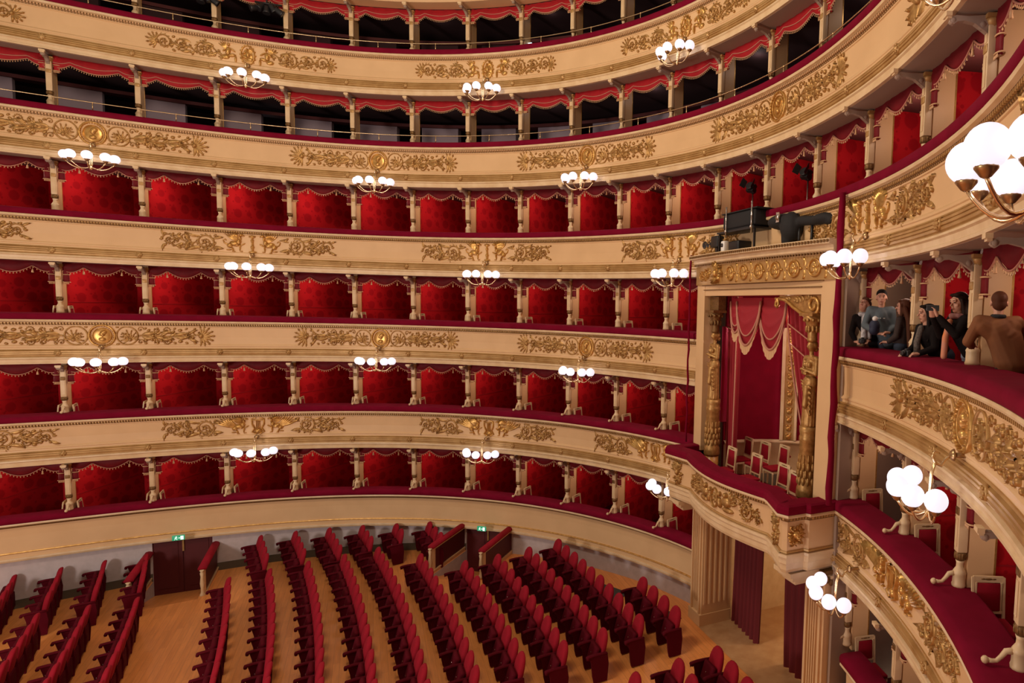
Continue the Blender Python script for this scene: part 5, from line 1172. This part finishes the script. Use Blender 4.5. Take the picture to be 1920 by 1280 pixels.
# ------------------------------------------------------------------ visitors
SKIN = mat('skin', (0.58, 0.30, 0.20), 0.5, color2=(0.54, 0.27, 0.18), nscale=30)
SKIND = mat('lip_skin', (0.38, 0.10, 0.08), 0.5)  # the lips' own darker red
EYEM = mat('dark_eye', (0.02, 0.012, 0.01), 0.3)
def head_frame(f):
    f = Vector(f).normalized(); r = f.cross(Vector((0, 0, 1))).normalized(); u = r.cross(f); return Matrix((r, f, u)).transposed()   # x right, y forward, z up
def person(lab, feet, pelvis, neck, head, hdir, fdir, arms, cloth, hair, legs, extra=None, up=1.0):
    """joints in world space; fdir: chest direction; hdir: gaze; arms: {side: (elbow, hand, hand direction)}"""
    feet, pelvis, neck, head = map(Vector, (feet, pelvis, neck, head)); t = thing('person', lab, 'person', Matrix.Translation(feet)); inv = Matrix.Translation(-feet)
    B = head_frame(fdir); rt = B.col[0].copy(); fw = B.col[1].copy(); H = head_frame(hdir) * 1.1
    sh = {s_: neck - Vector((0, 0, 0.06)) + rt * (0.175 * s_ * up) for s_ in (-1, 1)}; hip = {s_: pelvis + rt * 0.09 * s_ - Vector((0, 0, 0.03)) for s_ in (-1, 1)}
    b = Blob()
    b.cap(pelvis, pelvis.lerp(neck, 0.5), 0.10, 0.085); b.cap(pelvis.lerp(neck, 0.5), neck - Vector((0, 0, 0.17)), 0.085, 0.085)
    for s_ in (-1, 1):
        kn = hip[s_].lerp(feet + rt * 0.1 * s_, 0.5) + fw * 0.02; an = feet + rt * 0.1 * s_ + Vector((0, 0, 0.08)); b.cap(hip[s_], kn, 0.075, 0.05); b.cap(kn, an, 0.05, 0.035); b.cap(an - Vector((0, 0, 0.03)), an + fw * 0.14 - Vector((0, 0, 0.05)), 0.035, 0.028)
        b.cap(neck - Vector((0, 0, 0.08)), sh[s_], 0.06, 0.05)
        el, ha, hd = arms[s_]; el = Vector(el); ha = Vector(ha); hd = Vector(hd).normalized(); b.cap(sh[s_], el, 0.042, 0.036); b.cap(el, ha, 0.036, 0.024)
        pal = ha + hd * 0.045; side = hd.cross(Vector((0, 0, 1))); side = side.normalized() if side.length > 0.1 else rt; nrm = side.cross(hd).normalized()
        b.cap(ha, pal + hd * 0.03, 0.024, 0.028); b.cap(ha + side * 0.02, pal + side * 0.022 + hd * 0.035, 0.02, 0.017); b.cap(ha - side * 0.02, pal - side * 0.022 + hd * 0.035, 0.02, 0.017)
        for q, L in zip((-1.5, -0.5, 0.5, 1.5), (0.066, 0.078, 0.074, 0.058)):
            p0 = pal + side * 0.0185 * q + hd * 0.035; p1 = p0 + hd * L * 0.5 - nrm * 0.012; p2 = p1 + hd * L * 0.35 - nrm * 0.030; b.cap(p0, p1, 0.0092, 0.0085, 6); b.cap(p1, p2, 0.0085, 0.0078, 6)
        p0 = ha + hd * 0.03 - side * 0.03 * s_; p1 = p0 + hd * 0.035 - side * 0.028 * s_ - nrm * 0.01; b.cap(p0, p1, 0.0115, 0.010, 6); b.cap(p1, p1 + hd * 0.03 - nrm * 0.012, 0.010, 0.008, 6)
    b.cap(neck - Vector((0, 0, 0.05)), head - Vector((0, 0, 0.07)) , 0.055, 0.052)
    hp = lambda x_, y_, z_: head + H @ Vector((x_, y_, z_))
    E = lambda c_, r_: b.ell(hp(*c_), r_, H)
    E((0, -0.015, 0.03), (0.076, 0.095, 0.088)); E((0, 0.02, -0.03), (0.062, 0.068, 0.085)); E((0, 0.045, -0.088), (0.032, 0.032, 0.026)); E((0, 0.075, 0.035), (0.055, 0.02, 0.03))
    b.cap(hp(0, 0.085, 0.015), hp(0, 0.112, -0.022), 0.009, 0.014, 8); E((0, 0.083, -0.058), (0.024, 0.012, 0.012)); E((0.04, 0.055, -0.022), (0.022, 0.02, 0.022)); E((-0.04, 0.055, -0.022), (0.022, 0.02, 0.022))
    for s_ in (-1, 1): E((0.077 * s_, -0.012, -0.005), (0.012, 0.02, 0.032))
    b.v = [tuple(inv @ Vector(v)) for v in b.v]; body = b.fuse('body', SKIN, 0.0075, t, 1)
    f_ = MB()
    for s_ in (-1, 1): f_.sphere(inv @ hp(0.031 * s_, 0.083, 0.012), (0.013, 0.013, 0.007), 8, 6)
    f_.build('eyes', EYEM, t)
    f_ = MB()
    for s_ in (-1, 1): f_.tube([inv @ hp(0.014 * s_, 0.093, 0.032), inv @ hp(0.034 * s_, 0.090, 0.038), inv @ hp(0.052 * s_, 0.075, 0.032)], 0.0045, 5)
    f_.build('eyebrows', hair[0], t)
    f_ = MB(); f_.tube([inv @ hp(-0.022, 0.090, -0.059), inv @ hp(0, 0.096, -0.057), inv @ hp(0.022, 0.090, -0.059)], 0.0055, 6); f_.build('lips', SKIND, t)
    # hair
    h = Blob(); hm, kind = hair
    if kind == 'short':
        h.ell(hp(0, -0.028, 0.058), (0.083, 0.098, 0.078), H); h.ell(hp(0, 0.035, 0.105), (0.062, 0.055, 0.028), H); h.ell(hp(0, -0.06, 0.0), (0.074, 0.06, 0.07), H)
    elif kind == 'crop':
        h.ell(hp(0, -0.028, 0.045), (0.080, 0.094, 0.080), H); h.ell(hp(0, -0.055, -0.01), (0.072, 0.058, 0.07), H)
    else:
        h.ell(hp(0, -0.032, 0.050), (0.090, 0.100, 0.085), H); h.ell(hp(0, -0.065, -0.02), (0.086, 0.070, 0.10), H)
        L = kind; dn = Vector((0, 0, -1))
        for q in range(7):
            x_ = -0.085 + 0.17 * q / 6; p = hp(x_, -0.045 - 0.03 * math.sin(PI * q / 6), -0.02); p2 = p + dn * min(0.2, L * 0.5) - fw * (0.10 if L > 0.3 else 0.02) + rt * x_ * 0.6; p3 = p + dn * L - fw * (0.13 if L > 0.3 else 0.02) + rt * x_ * 0.7
            h.cap(p, p2, 0.044, 0.056); h.cap(p2, p3, 0.056, 0.036)
        for s_ in (-1, 1): p = hp(0.08 * s_, 0.015, 0.03); h.cap(p, hp(0.088 * s_, -0.0, -0.08), 0.022, 0.03); h.cap(hp(0.088 * s_, -0.0, -0.08), hp(0.09 * s_, 0.0, -0.08) + dn * min(L, 0.3), 0.03, 0.024)
        h.ell(hp(0.03, 0.03, 0.098), (0.05, 0.05, 0.02), H); h.ell(hp(-0.03, 0.03, 0.098), (0.05, 0.05, 0.02), H)
    h.v = [tuple(inv @ Vector(v)) for v in h.v]; h.fuse('hair', hm, 0.010, t, 1)
    # upper garment
    cm, bulk, hem = cloth; j = Blob(); lo = pelvis - Vector((0, 0, hem))
    j.cap(lo, pelvis.lerp(neck, 0.5), 0.145 * bulk, 0.135 * bulk, 14); j.cap(lo + rt * 0.05, pelvis.lerp(neck, 0.55) + rt * 0.05, 0.12 * bulk, 0.125 * bulk, 12); j.cap(lo - rt * 0.05, pelvis.lerp(neck, 0.55) - rt * 0.05, 0.12 * bulk, 0.125 * bulk, 12)
    for s_ in (-1, 1):
        j.cap(pelvis.lerp(neck, 0.5), sh[s_] - Vector((0, 0, 0.05)) - rt * 0.04 * s_, 0.125 * bulk, 0.09 * bulk, 12); j.cap(neck - Vector((0, 0, 0.075)), sh[s_], 0.07, 0.068 * bulk)
        el, ha, hd = arms[s_]; el = Vector(el); ha = Vector(ha); j.cap(sh[s_], el, 0.066 * bulk, 0.058 * bulk); w3 = el.lerp(ha, 0.90); j.cap(el, w3, 0.058 * bulk, 0.042 * bulk)
        for q in range(3): a_ = el.lerp(w3, 0.2 + 0.25 * q); j.ell(a_, (0.05 * bulk, 0.05 * bulk, 0.03))
        for q in range(3): j.ell(pelvis.lerp(neck, 0.15 + 0.12 * q) + rt * 0.08 * s_ + fw * 0.08, (0.07, 0.05, 0.018))
    j.cap(lo, neck - UPV * 0.16, 0.14 * bulk, 0.135 * bulk, 14); j.cap(pelvis.lerp(neck, 0.6), neck - UPV * 0.09, 0.14 * bulk, 0.085, 12); j.ell(neck - Vector((0, 0, 0.035)), (0.075, 0.075, 0.03)); j.v = [tuple(inv @ Vector(v)) for v in j.v]; jo = j.fuse(cloth_names.get(cm.name, 'jacket'), cm, 0.012, t, 2)
    # trousers
    p_ = Blob(); p_.cap(pelvis + rt * 0.05, pelvis - rt * 0.05, 0.135, 0.135)
    for s_ in (-1, 1):
        kn = hip[s_].lerp(feet + rt * 0.1 * s_, 0.5) + fw * 0.02; an = feet + rt * 0.1 * s_ + Vector((0, 0, 0.09)); p_.cap(hip[s_], kn, 0.098, 0.07); p_.cap(kn, an, 0.07, 0.055)
    p_.v = [tuple(inv @ Vector(v)) for v in p_.v]; p_.fuse('trousers', legs, 0.016, t, 1)
    for s_ in (-1, 1):
        q_ = Blob(); an = feet + rt * 0.1 * s_; q_.ell(an + Vector((0, 0, 0.05)) + fw * 0.05, (0.055, 0.055, 0.05)); q_.cap(an + Vector((0, 0, 0.04)) - fw * 0.03, an + Vector((0, 0, 0.038)) + fw * 0.15, 0.042, 0.036); q_.v = [tuple(inv @ Vector(v)) for v in q_.v]; q_.fuse('shoe', BLACKC, 0.014, t, 1)
    return t, inv, B, H, hp
cloth_names = {'grey_teal_sweater': 'sweater', 'pale_scarf_jacket': 'jacket', 'black_coat': 'coat', 'brown_jacket': 'jacket', 'dark_brown_coat': 'coat', 'blond_coat': 'coat'}
TEAL = mat('grey_teal_sweater', (0.085, 0.11, 0.125), 0.8); PALE = mat('pale_scarf', (0.62, 0.60, 0.60), 0.8, color2=(0.25, 0.24, 0.25), nscale=20); COAT = mat('black_coat', (0.012, 0.009, 0.009), 0.9, spec=0.1); BRN = mat('brown_jacket', (0.21, 0.075, 0.022), 0.8, color2=(0.18, 0.062, 0.018), nscale=6); DBR = mat('dark_brown_coat', (0.035, 0.02, 0.016), 0.85)
NAVY = mat('navy_trousers', (0.02, 0.03, 0.055), 0.8); JEANS = mat('pale_jeans', (0.22, 0.28, 0.38), 0.8); HBLK = mat('black_hair', (0.010, 0.007, 0.006), 0.6, spec=0.12); HBRN = mat('brown_hair', (0.085, 0.030, 0.015), 0.6, spec=0.12); HDB = mat('dark_brown_hair', (0.020, 0.010, 0.007), 0.6, spec=0.12); HBLO = mat('blonde_hair', (0.55, 0.38, 0.24), 0.5); ORANGE = mat('orange_scarf', (0.75, 0.24, 0.06), 0.7, color2=(0.55, 0.28, 0.25), nscale=5); TWEED = mat('grey_patterned_scarf', (0.16, 0.13, 0.11), 0.85, color2=(0.06, 0.05, 0.045), nscale=40)
F3 = RIM[3] - FLOORDROP
def headpt(px, py, s_guess_d):
    """world point on the pixel ray at ring offset d"""
    d = F_ + R_ * ((px - 960 - 343.98) / 1163.63) - U_ * ((py - 640 - 25.44) / 1163.63); best = None
    for k in range(0, 1200):
        s = 13.9 + k * 0.004; p = P(s, s_guess_d, 0); dx, dy = p.x - CAM.x, p.y - CAM.y; c_ = abs(dx * d.y - dy * d.x)
        if best is None or c_ < best[0]: best = (c_, s, math.hypot(dx, dy) / math.hypot(d.x, d.y))
    return CAM + d * best[2], best[1]
def dirpx(px, py, dist): 
    d = F_ + R_ * ((px - 960 - 343.98) / 1163.63) - U_ * ((py - 640 - 25.44) / 1163.63); return CAM + d * dist
LEFT = -R_.copy(); LEFT.z = 0; LEFT.normalize(); AWAY = F_.copy(); AWAY = Vector((AWAY.x, AWAY.y, 0)).normalized(); UPV = Vector((0, 0, 1))
def stand(px, py, d, dn, body_d=-0.30):
    """head centre from a pixel; neck, pelvis and feet below it inside the box"""
    h, s = headpt(px, py, d); neck = h - UPV * 0.15; inn = P(s, 1, 0) - P(s, 0, 0); back = -inn * max(0.0, d - body_d)
    return h, neck, s, back
# 1 person in a pale scarf at the far left, head tilted up
h, neck, s, bk = stand(1621, 574, 0.08, 0); to_cam = (Vector((CAM.x, CAM.y, 0)) - Vector((h.x, h.y, 0))).normalized()
def mk(px, py, d, hdir, fdir, **k): pass
def build_visitor(lab, px, py, d, hdir, fdir, elbows, hands, hdirs, cloth, hair, legs, up=1.0, lean=None):
    h, s = headpt(px, py, d); inn = (P(s, 1, 0) - P(s, 0, 0)); hv = Vector(hdir).normalized(); neck = h - UPV * 0.15 - Vector((hv.x, hv.y, 0)) * 0.02
    tot = h.z - 0.02 - F3; pz = F3 + (tot + 0.12) * 0.53; bd = min(d, -0.28)
    pel = neck + inn * ((bd - d) * 0.8); pel.z = pz; ft = neck + inn * (bd - d); ft.z = F3
    B = head_frame(fdir); rt = B.col[0]; fw = B.col[1]
    arms = {}
    for s_ in (-1, 1):
        shp = neck - UPV * 0.06 + rt * 0.175 * s_ * up; e = elbows[s_]; hnd = hands[s_]
        el = shp + rt * e[0] + fw * e[1] + UPV * e[2]; ha = shp + rt * hnd[0] + fw * hnd[1] + UPV * hnd[2]; hd = rt * hdirs[s_][0] + fw * hdirs[s_][1] + UPV * hdirs[s_][2]; arms[s_] = (el, ha, hd)
    return person(lab, ft, pel, neck, h, hv, fdir, arms, cloth, hair, legs, up=up) + (h, neck, pel, arms, rt, fw)
low = {-1: (-0.06, 0.02, -0.27), 1: (0.06, 0.02, -0.27)}
v1 = build_visitor('person in a black coat and pale scarf looking upwards, leftmost of the visitors', 1621, 573, 0.12, LEFT * 0.5 - AWAY * 0.5 + UPV * 0.55, LEFT * 0.25 - AWAY, low, {-1: (0.06, 0.17, -0.40), 1: (-0.02, 0.17, -0.42)}, {-1: (0.4, 1, 0), 1: (-0.5, 1, 0)}, (COAT, 0.95, 0.08), (HBRN, 'short'), NAVY, 0.85)
v2 = build_visitor('young person with short dark hair in a grey-teal sweater, hands before them', 1653, 558, -0.06, LEFT * 0.25 - AWAY, LEFT * 0.2 - AWAY, {-1: (-0.05, 0.05, -0.28), 1: (0.09, 0.06, -0.27)}, {-1: (0.05, 0.24, -0.38), 1: (-0.12, 0.25, -0.40)}, {-1: (0.8, 0.5, 0), 1: (-0.8, 0.4, 0)}, (TEAL, 1.05, 0.02), (HBLK, 'short'), NAVY, 1.0)
v3 = build_visitor('person with very long brown hair turned away to the left, behind the slim column', 1694, 576, -0.28, LEFT + AWAY * 0.6, LEFT + AWAY * 0.9, low, {-1: (0.02, 0.2, -0.38), 1: (-0.02, 0.2, -0.38)}, {-1: (0, 1, 0), 1: (0, 1, 0)}, (DBR, 1.0, 0.1), (HBRN, 0.62), NAVY, 0.9)
v4 = build_visitor('person with long black hair and grey scarf in profile, leaning on the rail', 1737, 588, 0.05, LEFT - UPV * 0.05, LEFT - AWAY * 0.35, low, {-1: (0.02, 0.24, -0.36), 1: (-0.04, 0.26, -0.38)}, {-1: (0.2, 1, -0.1), 1: (-0.2, 1, -0.1)}, (COAT, 0.98, 0.06), (HBLK, 0.5), NAVY, 0.88)
v5 = build_visitor('person with dark hair in a black coat holding up a phone', 1797, 568, 0.0, LEFT - AWAY * 0.35 - UPV * 0.12, LEFT - AWAY * 0.15, {-1: (-0.03, 0.14, -0.20), 1: (0.02, 0.14, -0.22)}, {-1: (0.09, 0.34, 0.04), 1: (-0.10, 0.34, 0.03)}, {-1: (0.3, 0.3, 1), 1: (-0.3, 0.3, 1)}, (COAT, 0.98, -0.02), (HDB, 0.22), JEANS, 0.9)
v6 = build_visitor('person with cropped brown hair in a brown jacket seen from behind', 1873, 568, -0.05, AWAY + R_ * 0.35, AWAY + R_ * 0.1, {-1: (-0.08, 0.10, -0.24), 1: (0.16, 0.14, -0.16)}, {-1: (0.02, 0.26, -0.30), 1: (0.18, 0.38, -0.14)}, {-1: (0.3, 1, 0), 1: (-0.1, 1, 0.2)}, (BRN, 1.12, 0.04), (HBRN, 'crop'), BLACKC, 1.15)
v7 = build_visitor('person with pale blonde hair, mostly hidden behind the brown jacket', 1902, 585, -0.62, AWAY + R_ * 0.6, AWAY + R_ * 0.6, low, {-1: (0.02, 0.2, -0.38), 1: (-0.02, 0.2, -0.38)}, {-1: (0, 1, 0), 1: (0, 1, 0)}, (COAT, 1.0, 0.1), (HBLO, 0.2), NAVY, 0.9)
def scarf(v, m, pts, r, name='scarf'):
    t, inv = v[0], v[1]; b = Blob()
    for a, c_ in zip(pts, pts[1:]): b.cap(inv @ a, inv @ c_, r, r * 0.95)
    b.fuse(name, m, 0.012, t, 1)
def neckring(v, r=0.085, dz=0.0):
    neck, rt, fw = v[6], v[9], v[10]; return [neck + UPV * (0.0 + dz) + rt * r * math.cos(a) + fw * r * math.sin(a) for a in [2 * PI * k / 10 for k in range(11)]]
scarf(v1, PALE, neckring(v1, 0.08), 0.042); scarf(v1, PALE, [v1[6] + v1[10] * 0.12 - UPV * 0.05, v1[6] + v1[10] * 0.17 - UPV * 0.25, v1[6] + v1[10] * 0.18 - UPV * 0.45], 0.055, 'scarf_end'); scarf(v1, PALE, [v1[6] + v1[10] * 0.11 - UPV * 0.05 - v1[9] * 0.07, v1[6] + v1[10] * 0.16 - UPV * 0.40 - v1[9] * 0.09], 0.045, 'scarf_end')
scarf(v4, TWEED, [v4[6] + v4[10] * 0.10 - UPV * 0.06, v4[6] + v4[10] * 0.16 - UPV * 0.25, v4[6] + v4[10] * 0.15 - UPV * 0.55], 0.05)
scarf(v5, ORANGE, [v5[6] + v5[10] * 0.12 - UPV * 0.10, v5[6] + v5[10] * 0.17 - UPV * 0.30, v5[6] + v5[10] * 0.18 - UPV * 0.55], 0.045); scarf(v5, mat('pink_fur_collar', (0.28, 0.12, 0.11), 0.9), neckring(v5, 0.09, -0.02), 0.04, 'fur_collar')
scarf(v6, BLACKC, neckring(v6, 0.062, 0.0), 0.026, 'collar')
mb = MB(); q0 = v2[1] @ (v2[6] - UPV * 0.20 + v2[10] * 0.158)
for dx in (-0.045, 0.02, 0.055): p_ = q0 + v2[9] * dx; mb.box(tuple(p_), (0.03 if dx < 0 else 0.02, 0.02, 0.014), math.atan2(v2[9].y, v2[9].x))
mb.build('chest_print', WHITE, v2[0])
# held things
def between(v): return (v[8][-1][1] + v[8][1][1]) / 2
def cam_thing(v, lab):
    p = between(v) + v[10] * 0.09 + UPV * 0.01; B = Matrix((v[9], v[10], UPV)).transposed().to_4x4(); t = thing('camera', lab, 'camera', Matrix.Translation(p) @ B)
    mb = MB(); mb.rbox((0, 0, 0), (0.13, 0.06, 0.085), 0.012); mb.rbox((0, 0.0, 0.05), (0.05, 0.05, 0.03), 0.01); mb.build('camera_body', BLACK, t)
    mb = MB(); mb.lathe([(0.036, 0.0), (0.038, 0.07), (0.034, 0.09), (0.02, 0.088)], 14, M=Matrix.Rotation(-PI / 2, 4, 'X')); mb.build('lens', BLACK, t)
cam_thing(v1, 'black camera held by the person in the pale scarf'); cam_thing(v4, 'black camera held at the rail by the black-haired person')
fwd = (LEFT * 0.45 - AWAY * 0.9).normalized(); p = between(v5) + v5[10] * 0.05 - AWAY * 0.04 + UPV * 0.10; B = Matrix((-fwd.cross(UPV), -fwd, UPV)).transposed().to_4x4(); t = thing('phone', 'dark phone held up by the person in the black coat', 'phone', Matrix.Translation(p) @ B)
mb = MB(); mb.rbox((0, 0, 0), (0.155, 0.009, 0.075), 0.004); mb.build('phone_body', mat('phone_grey', (0.12, 0.12, 0.13), 0.3, 0.5), t); mb = MB(); mb.box((0, -0.006, 0), (0.145, 0.002, 0.067)); mb.build('screen', BLACK, t)
b = Blob(); p = v2[8][1][1] + v2[10] * 0.02 + UPV * 0.13 + v2[9] * 0.06; b.ell(p, (0.09, 0.09, 0.11)); b.ell(p - UPV * 0.08, (0.08, 0.1, 0.08)); o = b.fuse('folded_coat', mat('navy_padded_cloth', (0.015, 0.02, 0.05), 0.7), 0.014); tag(o, 'navy folded coat over the arm of the person in the teal sweater', 'coat')
b = Blob(); b.ell(p + UPV * 0.12 + v2[10] * 0.03, (0.045, 0.05, 0.045)); o = b.fuse('white_cap', WHITE, 0.01); tag(o, 'small white cap tucked on the navy coat', 'cap')

# dark floor mats along the stalls wall
for k_, (a_, b_) in enumerate(((8.75, 9.75), (10.45, 10.95))):
    mb = MB(); vs = []; n_ = 10
    for i in range(n_ + 1):
        q_ = a_ + (b_ - a_) * i / n_
        for d_ in (0.75, 1.35): p_ = P(q_, d_, 0); vs.append((p_.x, p_.y, fz(p_.x, p_.y) + 0.004)); 
    vs += [(x_, y_, z_ + 0.012) for x_, y_, z_ in vs]; S_ = 2 * (n_ + 1)
    mb.add(vs, [f_ for i in range(n_) for f_ in ((S_ + 2 * i, S_ + 2 * i + 1, S_ + 2 * i + 3, S_ + 2 * i + 2), (2 * i, S_ + 2 * i, S_ + 2 * i + 2, 2 * i + 2), (2 * i + 1, 2 * i + 3, S_ + 2 * i + 3, S_ + 2 * i + 1))])
    tag(mb.build('floor_mat', mat('dark_rubber_mat', (0.05, 0.045, 0.04), 0.8)), ('long dark floor mat beside the stalls wall, behind the last rows', 'short dark floor mat beside the stalls wall, next to the entrance pier')[k_], 'mat')
